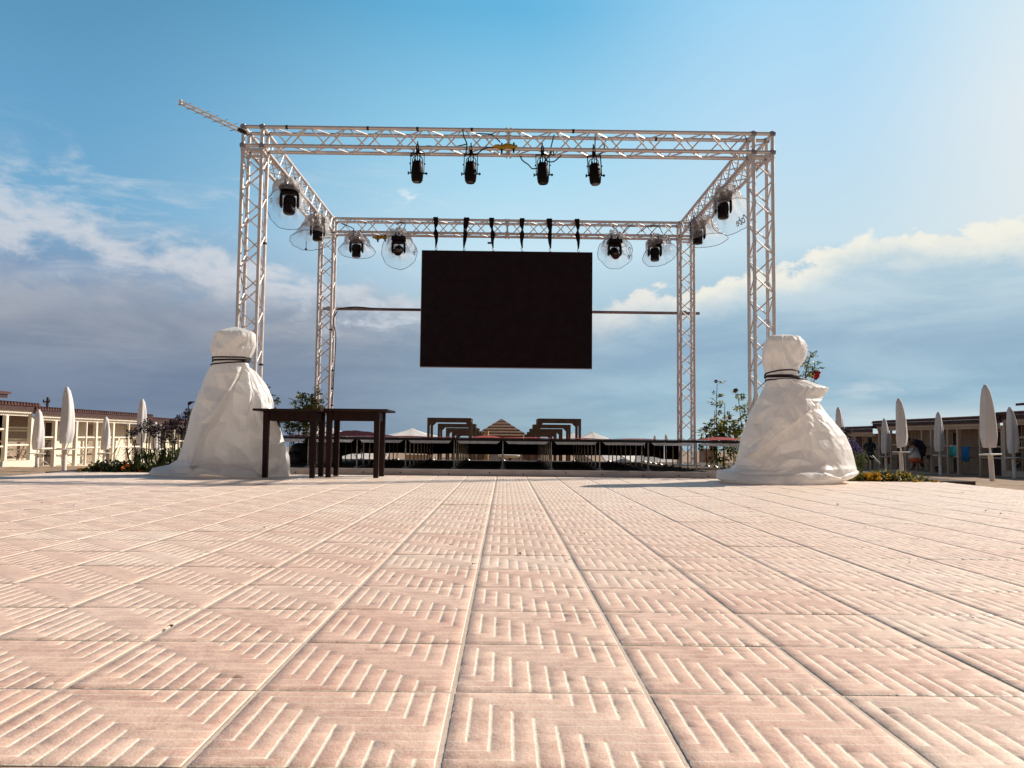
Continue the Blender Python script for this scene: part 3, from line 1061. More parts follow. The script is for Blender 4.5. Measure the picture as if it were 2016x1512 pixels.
# yellow pads strapped round the splices
m_yel = mat('yellow_fabric', (0.42, 0.25, 0.012), 0.75, var=0.2)
for (x0_, x1_, yc, d, lab, n) in ((971, 1018, 288.5, YF - 0.055, 'yellow padded pouch strapped at the middle of the front beam', 2),
                              (733, 762, 467.5, YB + 0.05, 'small yellow pouch tied on the rear beam between two domes', 2)):
    p0, p1 = P(x0_, yc + 1, d), P(x1_, yc - 1, d)
    t_ = thing('padded_pouch', (p0 + p1) / 2, lab, 'pouch')
    pts = [lerp(p0, p1, k / 10) + Vector((0, 0, 0.012 * math.sin(k * 1.3))) for k in range(11)]
    MB().path(pts, [0.010, 0.020, 0.027, 0.03, 0.032, 0.032, 0.032, 0.03, 0.03, 0.027, 0.012], 10).build('pad', m_yel, t_, smooth=True)
    for f in (0.36, 0.86):
        c = lerp(p0, p1, f)
        MB().path([c + Vector((0.0, -0.045 * math.cos(w) + 0.03, 0.058 * math.sin(w) - 0.008)) for w in [k * 0.5236 for k in range(12)]], 0.012, 6, closed=True).build('tie', m_strap, t_, smooth=True)

# ------------------------------------------------------------------ spotlights on the front beam
m_lamp = mat('spotlight_black', (0.006, 0.003, 0.003), 0.55, var=0.25, spec=0.12)
SPOT_LABELS = ('leftmost black spotlight under the front beam', 'black spotlight second from left, with an upright clip on the tube',
               'black spotlight with a looping cable, right of the front beam splice', 'rightmost black spotlight under the front beam')


def spotlight():
    r = thing('spotlight', (0, 0, 0), None, None)
    # origin: centre of the body; beam bottom is about 0.30 above
    b = MB()
    b.lathe([(0.022, 0.150), (0.052, 0.146), (0.062, 0.128), (0.070, 0.07), (0.076, -0.01), (0.075, -0.07), (0.069, -0.125), (0.058, -0.146), (0.03, -0.152)], 20)
    b.v = [Vector((v.x, v.y, 0.15 - (0.15 - v.z) * 0.88)) for v in b.v]
    b.build('lamp_body', m_lamp, r, smooth=True)
    l = MB().lathe([(0.056, -0.112), (0.052, -0.119), (0.0, -0.121)], 20, caps=False)
    l.build('lens', mat('spot_lens', (0.03, 0.03, 0.035), 0.15), r, smooth=True)
    for s in (-1, 1):
        y = MB()
        y.box2((s * 0.083 - 0.004, -0.014, 0.0), (s * 0.083 + 0.004, 0.014, 0.245))
        y.build('yoke_arm', m_lamp, r)
        k = MB()
        k.tube((s * 0.074, 0, -0.002), (s * 0.105, 0, -0.002), 0.009, 8)
        if s < 0:
            k.lathe([(0.022, 0.0), (0.022, 0.012)], 8, (s * 0.105, 0, -0.002), (s, 0, 0))
        else:
            k.lathe([(0.018, 0.0), (0.018, 0.008), (0.009, 0.022)], 8, (s * 0.105, 0, -0.002), (s, 0, 0))
        k.build('knob', m_lamp, r, smooth=True)
        c = MB().lathe([(0.010, 0), (0.010, 0.012)], 8, (s * 0.088, 0, 0.118), (s, 0, 0))
        c.build('bolt', m_lamp, r, smooth=True)
    y = MB()
    y.box2((-0.087, -0.014, 0.2455), (0.087, 0.014, 0.255))
    y.build('yoke_bar', m_lamp, r)
    h = MB()
    for dx in (-0.052, 0.052):
        h.path(spline([(dx, 0.03, 0.0), (dx * 1.2, 0.03, 0.14), (dx, 0.03, 0.205), (dx * 0.3, 0.03, 0.225)], 4), 0.006, 6)
    h.build('rear_hoop', m_lamp, r, smooth=True)
    w = MB()
    for dx, tx in ((-0.03, -0.012), (0.028, 0.03), (0.0, 0.0)):
        w.path(spline([(dx, 0, 0.14), (dx * 1.1, 0, 0.185), (tx, 0.0, 0.235), (tx * .5, 0.02, 0.29)], 5), 0.006, 6)
    w.lathe([(0.016, 0.135), (0.012, 0.172), (0.007, 0.19)], 8, (-0.03, 0, 0))
    w.lathe([(0.014, 0.138), (0.011, 0.165), (0.007, 0.18)], 8, (0.028, 0, 0))
    w.build('lead', m_lamp, r, smooth=True)
    c = MB()
    c.box2((-0.02, -0.02, 0.2555), (0.02, 0.02, 0.30))
    pts = [(0, 0.030 * math.cos(q), 0.325 + 0.030 * math.sin(q)) for q in [k * 6.2832 / 12 for k in range(12)]]
    c.path([(p[0] - 0.012, p[1], p[2]) for p in pts], 0.007, 6, closed=True)
    c.path([(p[0] + 0.012, p[1], p[2]) for p in pts], 0.007, 6, closed=True)
    c.box2((-0.007, -0.007, 0.355), (0.007, 0.007, 0.40))
    c.build('hook_clamp', m_lamp, r, smooth=True)
    return r


proto = spotlight()
for i, (px, py) in enumerate(((821.5, 335), (926.5, 337), (1069, 340), (1171.5, 341.5))):
    o = proto if i == 0 else copy_tree(proto)
    p = P(px, py, YF)
    o.location = (p.x, YF, ZT - SP - 0.325)
    o.rotation_euler = (R((1, -2, 2, -2)[i]), R((0, 0, -2, -3)[i]), R((4, -3, 2, 5)[i]))
    tag(o, SPOT_LABELS[i], 'spotlight', 'black spotlights on the front beam')

# ------------------------------------------------------------------ moving heads
m_mh = mat('moving_head_black', (0.007, 0.003, 0.003), 0.45, var=0.25, spec=0.18)
m_lens = mat('moving_head_lens', (0.02, 0.015, 0.015), 0.12, spec=0.6)


def moving_head(loc, pan, tilt, lab, s=1.0):
    """loc: centre of the tube it hangs from; tilt 0 = pointing straight down"""
    r = thing('moving_head_light', loc, lab, 'stage light', 'moving head lights under plastic domes')
    Rz = Matrix.Rotation(pan, 3, 'Z')

    def put(mb, name, m, par=None, smooth=False, bevel=0.0):
        mb.v = [Vector(loc) + Rz @ (v * s) for v in mb.v]
        return mb.build(name, m, par or r, smooth=smooth, bevel=bevel)
    for dx in (-0.07, 0.07):
        c = MB()
        c.box2((dx - 0.018, -0.016, -0.0945), (dx + 0.018, 0.016, -0.028))
        c.path([(dx, 0.033 * math.cos(q), 0.033 * math.sin(q)) for q in [k * 6.2832 / 10 for k in range(10)]], 0.009, 6, closed=True)
        put(c, 'hook_clamp', m_mh)
    b = MB()
    b.prism([(-0.15, -0.11, -0.175), (0.15, -0.11, -0.175), (0.135, -0.11, -0.095), (-0.135, -0.11, -0.095)], (0, -0.11, 0), (0, 0.11, 0))
    base = put(b, 'base', m_mh, bevel=0.012)
    y = MB()
    y.prism([(-0.14, -0.055, -0.235), (0.14, -0.055, -0.235), (0.12, -0.055, -0.18), (-0.12, -0.055, -0.18)], (0, -0.055, 0), (0, 0.055, 0))
    for sx in (-1, 1):
        y.prism([(sx * 0.102, -0.05, -0.235), (sx * 0.14, -0.055, -0.235), (sx * 0.142, -0.06, -0.39), (sx * 0.132, -0.045, -0.425), (sx * 0.108, -0.045, -0.425), (sx * 0.102, -0.05, -0.39)], (0, -0.05, 0), (0, 0.05, 0))
    put(y, 'yoke', m_mh, bevel=0.008)
    piv = Vector((0, 0, -0.365))
    Rx = Matrix.Rotation(-tilt, 3, 'X')
    hd = MB()
    hd.lathe([(0.05, 0.105), (0.085, 0.095), (0.092, 0.06), (0.094, -0.02), (0.094, -0.022), (0.086, -0.026), (0.086, -0.085), (0.090, -0.09), (0.089, -0.135), (0.080, -0.155), (0.068, -0.157)], 22, caps=True)
    hd.v = [piv + Rx @ v for v in hd.v]
    h_ = put(hd, 'head', m_mh, smooth=True)
    ln = MB().lathe([(0.067, -0.1575), (0.05, -0.163), (0.0, -0.168)], 20, caps=False)
    ln.v = [piv + Rx @ v for v in ln.v]
    put(ln, 'lens', m_lens, h_, smooth=True)
    return r


def plastic():
    m = bpy.data.materials.new('clear_plastic_film')
    m.use_nodes = True
    t = NT(m.node_tree)
    b = m.node_tree.nodes['Principled BSDF']
    out = m.node_tree.nodes['Material Output']
    b.inputs['Base Color'].default_value = (0.74, 0.70, 0.69, 1)
    b.inputs['Roughness'].default_value = 0.18
    b.inputs['Specular IOR Level'].default_value = 0.7
    tr = t.new('ShaderNodeBsdfTransparent')
    tr.inputs[0].default_value = (0.93, 0.95, 0.97, 1)
    lw = t.new('ShaderNodeLayerWeight')
    lw.inputs[0].default_value = 0.25
    tc = t.new('ShaderNodeTexCoord').outputs['Object']
    n = t.ss(t.noise(tc, 11, 5, 0.65, 0.8), 0.42, 0.74)
    cr = t.new('ShaderNodeAttribute', attribute_name='crumple').outputs['Fac']
    f = t.m('ADD', t.m('ADD', 0.10, t.m('MULTIPLY', lw.outputs['Facing'], 0.26)), t.m('MULTIPLY', t.m('MULTIPLY', n, cr), 1.0))
    f = t.m('ADD', f, t.m('MULTIPLY', cr, 0.48))
    bp = t.new('ShaderNodeBump')
    bp.inputs['Strength'].default_value = 0.7
    bp.inputs['Distance'].default_value = 0.03
    t.l.new(t.noise(tc, 16, 4, 0.6, 1.0), bp.inputs['Height'])
    t.l.new(bp.outputs[0], b.inputs['Normal'])
    tl = t.new('ShaderNodeBsdfTranslucent')
    tl.inputs[0].default_value = (0.75, 0.72, 0.70, 1)
    m2 = t.new('ShaderNodeMixShader')
    m2.inputs[0].default_value = 0.5
    t.l.new(b.outputs[0], m2.inputs[1])
    t.l.new(tl.outputs[0], m2.inputs[2])
    mx = t.new('ShaderNodeMixShader')
    t.l.new(f, mx.inputs[0])
    t.l.new(tr.outputs[0], mx.inputs[1])
    t.l.new(m2.outputs[0], mx.inputs[2])
    t.l.new(mx.outputs[0], out.inputs['Surface'])
    return m


m_film = plastic()
m_hoop = mat('dome_hoop', (0.12, 0.11, 0.12), 0.4)
m_print = mat('grey_print', (0.30, 0.25, 0.25), 0.6)


def text_mesh(s, size):
    cu = bpy.data.curves.new('lettering', 'FONT')
    cu.body = s
    cu.size = size
    cu.align_x = 'CENTER'
    cu.align_y = 'CENTER'
    cu.resolution_u = 3
    cu.offset = 0.0015
    o = bpy.data.objects.new('lettering_tmp', cu)
    COL.objects.link(o)
    dg = bpy.context.evaluated_depsgraph_get()
    me = bpy.data.meshes.new_from_object(o.evaluated_get(dg))
    vs = [v.co.copy() for v in me.vertices]
    fs = [tuple(p.vertices) for p in me.polygons]
    bpy.data.objects.remove(o)
    bpy.data.meshes.remove(me)
    return vs, fs


TXT = text_mesh('robe', 0.11)


def dome(loc, rim, axis, rad, length, lab, seed, text_ang=None, squash=1.0, ring_mark=False, flop=0.0):
    ax = Vector(axis).normalized()
    sd = Vector((1, 0, 0))
    sd = (sd - ax * sd.dot(ax)).normalized()
    up = ax.cross(sd)
    rim = Vector(rim)
    apex = rim - ax * length
    # the gathered top is pulled up to the tube above
    tip = Vector((loc[0], loc[1], loc[2] - 0.02))
    r = thing('rain_dome', tip, lab, 'rain cover', 'clear plastic domes over the stage lights')
    n, m_ = 64, 26
    rnd = random.Random(seed)
    ph = [rnd.uniform(0, 6.28) for _ in range(6)]

    def surf(k, tt):
        a = 6.28318 * k
        rr = curve([(0, 0.06), (0.07, 0.09), (0.2, 0.17), (0.42, 0.20), (0.6, 0.215), (1.0, rad)], tt)[0]
        cr = (1 - tt) ** 1.2
        fold = sum(math.sin(a * q + ph[i]) * w for i, (q, w) in enumerate(((5, .05), (8, .06), (13, .05), (3, .05))))
        rr *= 1 + fold * (0.25 + 1.6 * cr) + flop * math.cos(a - ph[4]) * (1 - tt) * 0.3
        c = lerp(tip, rim, tt)
        v = c + (sd * math.cos(a) + up * math.sin(a) * squash) * rr
        v += Vector((mnoise.noise(v * 9 + Vector((seed, 0, 0))), mnoise.noise(v * 9 + Vector((0, seed, 5))), mnoise.noise(v * 9 + Vector((9, 0, seed))))) * (0.012 + 0.03 * cr)
        return v
    vs, cv_ = [], []
    for j in range(m_ + 1):
        tt = (j / m_) ** 1.1
        for i in range(n):
            vs.append(surf(i / n, tt))
            cv_.append(max(0, 1 - tt * 1.3) ** 0.55)
    fs = [(j * n + i, j * n + (i + 1) % n, (j + 1) * n + (i + 1) % n, (j + 1) * n + i) for j in range(m_) for i in range(n)]
    o = MB().add(vs, fs).build('plastic_film', m_film, r, smooth=True, normals=False)
    at = o.data.attributes.new('crumple', 'FLOAT', 'POINT')
    at.data.foreach_set('value', cv_)
    MB().path([surf(i / 40, 1.0) for i in range(40)], 0.0042, 6, closed=True).build('hoop', m_hoop, r, smooth=True)
    if text_ang is not None:
        e = 0.004
        vv = []
        for v in TXT[0]:
            k = text_ang / 6.28318 - v.x / (6.28318 * rad * 0.9)
            tt = 0.80 - v.y / length * 0.9
            p = surf(k, tt)
            vv.append(p + (p - lerp(tip, rim, tt)).normalized() * 0.006)
        MB().add(vv, TXT[1]).build('lettering', m_print, r, normals=False)
    if ring_mark:
        pts = []
        for q in range(15):
            w = 0.8 + q * 0.36
            k = text_ang0 / 6.28318 + 0.028 * math.cos(w)
            pts.append(surf(k, 0.78 + 0.055 * math.sin(w)) + ax * 0.003)
        MB().path(pts, 0.004, 5).build('ring_mark', m_print, r)
    return r


XSL, XSR = XL + SP / 2, XR - SP / 2
zl = ZT - SP
text_ang0 = 3.0
yl1, yl2 = 11.72, 13.05
LIGHTS = [
    # x, y, pan, tilt, label, dome: rim px, axis, radius, length, text angle
    ((XL + SP, P(563, 400, 11.5).y, zl), 0.15, 0.25, 'large moving head light hanging from the left side beam next to the front left tower',
     (568, 412), (0.05, -0.82, -0.56), 0.30, 0.40, None, 1, 'round clear plastic dome nearest the front left tower', True),
    ((XL + SP, 13.25, zl), 0.2, 0.05, 'moving head light wrapped in film at the back of the left side beam',
     (613, 473), (0.14, -0.24, -0.96), 0.335, 0.30, None, 2, 'bell shaped plastic cover with a dangling cord on the left side beam', False),
    ((P(702, 480, YB).x, YB + 0.0, zl), 0.0, 0.03, 'moving head light beside the rear left tower, pointing down',
     (703, 494), (0.02, -0.24, -0.97), 0.315, 0.29, None, 3, 'bell shaped plastic cover beside the rear left tower', False),
    ((P(785, 480, YB).x, YB + 0.0, zl), 0.0, 1.15, 'moving head light left of the screen, facing the viewer',
     (785.5, 496), (0.0, -0.90, -0.42), 0.31, 0.33, 0.0, 4, 'round plastic dome just left of the video screen', False),
    ((P(1210, 480, YB).x, YB + 0.0, zl), 0.1, 1.0, 'moving head light right of the screen, facing the viewer',
     (1211, 498), (-0.12, -0.78, -0.58), 0.305, 0.33, -0.15, 5, 'round plastic dome just right of the video screen', False),
    ((P(1289, 480, YB).x, YB + 0.0, zl), 0.0, 0.12, 'moving head light beside the rear right tower, pointing down',
     (1299, 502), (0.16, -0.46, -0.86), 0.31, 0.31, None, 6, 'flared plastic cover beside the rear right tower', False),
    ((XR - SP, 11.6, zl), -0.2, 0.1, 'moving head light on the right side beam next to the front right tower',
     (1443, 426), (0.12, -0.62, -0.74), 0.31, 0.36, -0.75, 7, 'tilted plastic dome nearest the front right tower', False),
    ((XR - SP, 13.15, zl), -0.1, 0.0, 'moving head light swathed in film at the back of the right side beam',
     (1394, 474), (0.10, -0.12, -0.98), 0.315, 0.30, None, 8, 'crumpled wing shaped plastic cover on the right side beam', False),
]
for (loc, pan, tilt, lab, rp, ax, rad, ln, ta, sd_, dlab, rm) in LIGHTS:
    moving_head(Vector(loc), pan, tilt, lab, 0.95 if sd_ == 1 else 0.87)
    dome(loc, P(rp[0], rp[1], loc[1] - 0.10), ax, rad, ln, dlab, sd_, ta, 1.0, rm, 0.5 if sd_ == 8 else 0.2)
# cord hanging out of the second cover on the left
p = P(603, 475, 13.1)
q2 = P(602.5, 491, 13.1)
co = thing('dangling_cord', p, 'thin cord with a small round plug hanging below the left bell cover', 'cord')
MB().tube(p, q2, 0.006, 6).build('cord', m_black, co, smooth=True)
MB().lathe([(0.006, 0.02), (0.02, 0.012), (0.022, 0), (0.018, -0.012), (0.004, -0.018)], 10, q2).build('plug', m_black, co, smooth=True)

# ------------------------------------------------------------------ aerial
m_aer = mat('aerial_metal', (0.82, 0.78, 0.74), 0.5, 0.0, var=0.06)
m_ael = mat('aerial_rods', (0.030, 0.045, 0.075), 0.7, 0.0)
e0, e1 = P(474, 257, YF), P(356, 202, YF + 0.25)
an = thing('tv_aerial', P(479, 259, YF), 'white TV aerial with dark rods at the top left corner of the truss', 'aerial')
ax = (e1 - e0).normalized()
up_ = Vector((0, 0, 1))
up_ = (up_ - ax * up_.dot(ax)).normalized()
for s in (-1, 1):
    o_ = up_ * 0.019 * s
    MB().tube(e0 + o_, e1 + o_, 0.0115, 6).build('boom', m_aer, an)
MB().box((e1 + ax * 0.004), (0.035, 0.035, 0.07), Matrix.Rotation(0.0, 3, 'Y')).build('end_cap', m_aer, an, bevel=0.003)
MB().box(lerp(e0, e1, 0.49), (0.016, 0.03, 0.05)).build('spacer', m_aer, an, bevel=0.003)
lat = Vector((0.124, 0.5, 0.275)).normalized()
for k in range(13):
    f = 0.08 + 0.90 * k / 12
    c = lerp(e0, e1, f)
    hl = lerp(0.155, 0.085, f) * (1.0 if k % 2 else 0.9)
    o_ = up_ * 0.015 * (1 if k % 2 else -1)
    MB().tube(c + o_ - lat * hl, c + o_ + lat * hl, 0.0042, 5).build('rod', m_ael, an)
MB().path([e0 + ax * 0.03, e0 - ax * 0.06, P(484, 262, YF)], 0.026, 8).build('mount', m_black, an, smooth=True)

# ------------------------------------------------------------------ tarpaulin bundles
m_tarp = mat('white_tarpaulin', (0.90, 0.88, 0.86), 0.36, var=0.05, scale=4, bump=0.12, bscale=16, spec=0.5, trans=0.34)
m_cord = mat('dark_lashing_cord', (0.018, 0.010, 0.012), 0.7)


def poly_sd(px, py, pts):
    """signed distance (pixels) to an open polyline; positive on the right hand side when walking down it"""
    best, sg = 1e9, 1
    for (ax, ay), (bx, by) in zip(pts, pts[1:]):
        dx, dy = bx - ax, by - ay
        L = dx * dx + dy * dy
        u = max(0, min(1, ((px - ax) * dx + (py - ay) * dy) / L))
        qx, qy = px - (ax + u * dx), py - (ay + u * dy)
        d = math.hypot(qx, qy)
        if d < best:
            best = d
            sg = 1 if dx * qy - dy * qx < 0 else -1
    return best * sg


def facet(u, w, nu, seed):
    """piecewise flat noise: random heights on a jittered lattice, split in triangles"""
    iu, iw = math.floor(u), math.floor(w)
    fu, fw = u - iu, w - iw

    def hgt(i, j):
        k = math.sin((i % nu) * 127.1 + j * 311.7 + seed * 74.7) * 43758.5453
        return (k - math.floor(k)) * 2 - 1
    h00, h10, h01, h11 = hgt(iu, iw), hgt(iu + 1, iw), hgt(iu, iw + 1), hgt(iu + 1, iw + 1)
    if hgt(iu + 31, iw + 17) > 0:
        if fu > fw:
            return h00 + (h10 - h00) * fu + (h11 - h10) * fw
        return h00 + (h11 - h01) * fu + (h01 - h00) * fw
    if fu + fw < 1:
        return h00 + (h10 - h00) * fu + (h01 - h00) * fw
    return h11 + (h01 - h11) * (1 - fu) + (h10 - h11) * (1 - fw)


class Creases:
    """planar facets spanned between hand placed fold points (picture x, y and how far the cloth stands out)"""
    def __init__(s, pts, rows):
        P2 = list(pts)
        y = rows[0][0]
        while y < rows[-1][0]:
            l, r = curve(rows, y)
            P2 += [(l - 1, y, 0), (r + 1, y, 0)]
            y += 26
        l, r = rows[-1][1:]
        P2 += [(l - 1, rows[-1][0] + 2, 0), (r + 1, rows[-1][0] + 2, 0), ((l + r) / 2, rows[-1][0] + 2, 0), (rows[0][1] - 1, rows[0][0] - 2, 0), (rows[0][2] + 1, rows[0][0] - 2, 0)]
        from mathutils.geometry import delaunay_2d_cdt
        vs, _, fs, ov, _, _ = delaunay_2d_cdt([Vector((a, b)) for a, b, c in P2], [], [], 0, 1e-4)
        z = [max((P2[k][2] for k in o), key=abs) if o else 0 for o in ov]
        s.tri = [(vs[a], vs[b], vs[c], z[a], z[b], z[c]) for a, b, c in fs]
        s.last = 0

    def __call__(s, x, y):
        n = len(s.tri)
        for q in range(n):
            i = (s.last + q) % n
            a, b, c, za, zb, zc = s.tri[i]
            d = (b.y - c.y) * (a.x - c.x) + (c.x - b.x) * (a.y - c.y)
            if abs(d) < 1e-9:
                continue
            u = ((b.y - c.y) * (x - c.x) + (c.x - b.x) * (y - c.y)) / d
            v = ((c.y - a.y) * (x - c.x) + (a.x - c.x) * (y - c.y)) / d
            if u >= -1e-6 and v >= -1e-6 and u + v <= 1 + 1e-6:
                s.last = i
                return za * u + zb * v + zc * (1 - u - v)
        return 0.0


def in_poly(px, py, poly):
    ins = False
    j = len(poly) - 1
    for i in range(len(poly)):
        (xi, yi), (xj, yj) = poly[i], poly[j]
        if (yi > py) != (yj > py) and px < (xj - xi) * (py - yi) / (yj - yi) + xi:
            ins = not ins
        j = i
    d = abs(poly_sd(px, py, list(poly) + [poly[0]]))
    return d if ins else -d


def bundle(lab, rows, dc, depth, steps, pleats, seed, apex, hem, neck, lift=None, folds=(), patches=(), ck=0.8):
    """rows: (py, px left, px right); steps: raised sheets bounded by polylines; dc: depth of the axis"""
    NT_, NZ = 320, 230
    yt, yb = rows[0][0], rows[-1][0]
    vs = []
    cre = Creases(folds, rows)
    sv = Vector((seed * 3.1, seed * 1.7, 0))
    for j in range(NZ + 1):
        py = lerp(yt, yb, (j / NZ))
        l, r = curve(rows, py)
        cx = (l + r) / 2
        hw = (r - l) / 2
        tt = (py - yt) / (yb - yt)
        dl = curve(depth, py)[0]
        for i in range(NT_):
            a = 6.28318 * i / NT_
            ca, sa = math.cos(a), math.sin(a)
            # squared section at the head, rounder below
            ex = lerp(4.5, 2.3, sstep(py, neck - 20, neck + 25))
            k = (abs(ca) ** ex + abs(sa) ** ex) ** (-1 / ex)
            px = cx + hw * ca * min(k, 1.0 / max(abs(ca), 1e-3) if abs(ca) > 0.94 else k)
            px = max(l, min(r, px))
            yy = dc - dl * -sa * k
            front = sa < 0
            off = 0.0
            if front:
                fr = min(1.0, -sa * 3.0)
                for pts, amp, w, y0, y1 in steps:
                    sdv = poly_sd(px, py, pts)
                    m = sstep(sdv, -w, w) * sstep(py, y0 - 8, y0 + 8) * (1 - sstep(py, y1 - 10, y1 + 6))
                    # the raised sheet thins out away from its edge
                    m *= 0.35 + 0.65 * math.exp(-max(0, sdv) / 55.0)
                    off += amp * m * fr
            p = P(px, py, dc)
            v = Vector((P(px, py, yy).x, yy, p.z))
            amp, shear, fa = curve(pleats, py)
            # creased sheet: flat facets meeting in sharp folds
            wob = mnoise.noise(Vector((a * 1.5, py * 0.02, seed))) * 0.35
            hm = curve(hem, py)[0]
            ua = a / 6.28318
            dz = (py - neck) * 0.0055
            fk = 1.0
            if front:
                fk = 0.30
                off += ck * cre(px, py) * min(1.0, -sa * 2.5)
                for poly, amp2, w in patches:
                    off += amp2 * sstep(in_poly(px, py, poly), -w, w)
            off += amp * fk * facet(ua * 15 + shear * dz * 2.2 + wob, dz * 1.15 + 30 + wob * .4, 15, seed)
            off += amp * fk * 0.5 * facet(ua * 27 - shear * dz * 3.4 + wob, dz * 3.0 + 60, 27, seed + 7)
            off += 0.016 * hm * facet(ua * 48 + wob * 2, dz * 9 + 90, 48, seed + 13)
            off += 0.006 * hm * facet(ua * 110 + wob * 3, dz * 22 + 200 + wob, 110, seed + 17)
            n_ = Vector((ca * 0.35, sa, 0.0))
            if n_.length > 1e-6:
                n_.normalize()
            v = v + n_ * off * (0.3 + 0.7 * abs(sa))
            if front and lift:
                v.z += lift[3] * sstep(px, lift[0], lift[1]) * (1 - sstep(px, lift[1], lift[2])) * sstep(py, lift[4], yb)
            if v.z < 0.002:
                v.z = 0.002
            vs.append(v)
    # perspective: keep the outline where the front silhouette is seen
    fs = []
    for j in range(NZ):
        for i in range(NT_):
            fs.append((j * NT_ + i, j * NT_ + (i + 1) % NT_, (j + 1) * NT_ + (i + 1) % NT_, (j + 1) * NT_ + i))
    # crown
    ap = P(apex[0], apex[1], dc)
    base = len(vs)
    ring0 = vs[:NT_]
    K = 14
    for k in range(1, K):
        u = k / K
        for i in range(NT_):
            v = lerp(ring0[i], ap, u)
            v = v + Vector((0, 0, (ap.z - ring0[i].z) * (math.sin(u * 1.5708) - u) * 0.45))
            v += Vector((0, 0, 0.02 * (mnoise.voronoi((v + sv) * 6)[0][1] - mnoise.voronoi((v + sv) * 6)[0][0] - 0.25) * (1 - u)))
            vs.append(v)
    prev = list(range(NT_))
    for k in range(1, K):
        cur = [base + (k - 1) * NT_ + i for i in range(NT_)]
        for i in range(NT_):
            fs.append((prev[i], cur[i], cur[(i + 1) % NT_], prev[(i + 1) % NT_]))
        prev = cur
    vs.append(ap)
    for i in range(NT_):
        fs.append((prev[i], len(vs) - 1, prev[(i + 1) % NT_]))
    gp = P((rows[-1][1] + rows[-1][2]) / 2, rows[-1][0], dc)
    t_ = thing('tarpaulin_bundle', (gp.x, dc, 0), lab, 'covered stand', 'tall white tarpaulin bundles')
    o = MB().add(vs, fs).build('tarpaulin', m_tarp, t_, smooth=True)
    def surf(a, py):
        f = (py - yt) / (yb - yt) * NZ
        j = max(0, min(NZ - 1, int(f)))
        i = int(round(a / 6.28318 * NT_)) % NT_
        return lerp(vs[j * NT_ + i], vs[(j + 1) * NT_ + i], f - j)
    SURF[t_.name] = surf
    return t_


SURF = {}


def cords(t_, dc, loops):
    # drawn to lie on the cloth: slightly squared loops
    for (l, r, yl, yr, yd, rad, arch) in loops:
        pts = []
        for k in range(60):
            a = 6.28318 * k / 60
            u = (math.cos(a) + 1) / 2
            py = lerp(yl, yr, u) - arch * (1 if a > 3.14159 else 0) * math.sin(u * 3.14159)
            p = SURF[t_.name](a, py)
            o = Vector((math.cos(a), math.sin(a), 0))
            pts.append(p + o * (rad * 0.7 + 0.002))
        # a taut cord bridges the hollows
        for _ in range(3):
            q = [(pts[k - 1] + pts[(k + 1) % 60]) / 2 for k in range(60)]
            c = Vector((sum(p.x for p in pts) / 60, sum(p.y for p in pts) / 60, 0))
            pts = [max((pts[k], q[k]), key=lambda v: (v.x - c.x) ** 2 + (v.y - c.y) ** 2) for k in range(60)]
        MB().path(pts, rad, 7, closed=True).build('cord', m_cord, t_, smooth=True)


LROWS = [(655.5, 422, 497), (660, 420.5, 503.5), (672, 417.5, 504.5), (683, 415, 503), (694, 417.5, 498), (701.5, 420, 494), (709, 421.5, 490), (716, 420, 488), (722, 415, 490), (733, 408, 504),
         (757, 398, 520), (783, 388, 532), (809, 378, 538), (851, 367.5, 553), (880, 360.5, 563), (904, 350, 568.5), (915, 333, 570), (921, 303, 570), (929, 293, 570), (937, 291, 571), (941, 296, 570.5)]
LF = [(440, 664, .03), (463, 652, .03), (463, 672, .07), (430, 676, -.02), (455, 694, -.02), (474, 664, .06), (477, 692, .05), (468, 684, -.005), (490, 672, .03), (486, 697, -.01), (440, 690, .03), (420, 690, 0),
      (430, 712, 0), (455, 712, .01), (480, 713, .015),
      (420, 735, .02), (441, 738, .09), (430, 765, .03), (415, 790, .10), (400, 800, .03), (398, 835, .10), (377, 849, .06), (384, 880, .11), (366, 890, .03), (370, 915, .05),
      (478, 724, .02), (470, 735, .07), (462, 750, .03), (452, 770, .08), (440, 792, .10), (425, 815, .10), (405, 850, .11), (392, 885, .11), (384, 915, .08),
      (452, 800, -.06), (437, 830, -.06), (420, 860, -.07), (405, 895, -.06), (440, 870, -.10), (445, 905, -.05), (425, 905, -.09), (463, 850, -.05), (468, 885, -.10), (470, 910, -.04), (486, 870, -.02), (492, 908, -.07),
      (487, 726, .06), (484, 745, .00), (492, 742, .08), (498, 763, .10), (492, 785, .04), (506, 790, .09), (500, 815, .06), (492, 847, .05), (512, 830, .02), (509, 775, .03), (520, 780, .03), (517, 860, -.02), (508, 905, -.02),
      (527, 848, .03), (522, 905, .05), (540, 870, -.03), (536, 920, -.03), (552, 900, .03), (548, 930, .03), (500, 936, .03), (455, 930, .07), (405, 914, .07), (360, 934, .03), (320, 925, .06), (305, 932, .03), (385, 936, .03)]
LP = [([(462, 758), (461, 800), (464, 813), (473, 818), (484, 819), (492, 795), (495, 770), (489, 735), (482, 728)], .05, 1.1),
      ([(300, 920), (345, 930), (372, 930), (405, 911.5), (450, 914), (498, 922), (514, 935), (512, 942), (300, 942)], .04, 1.2)]
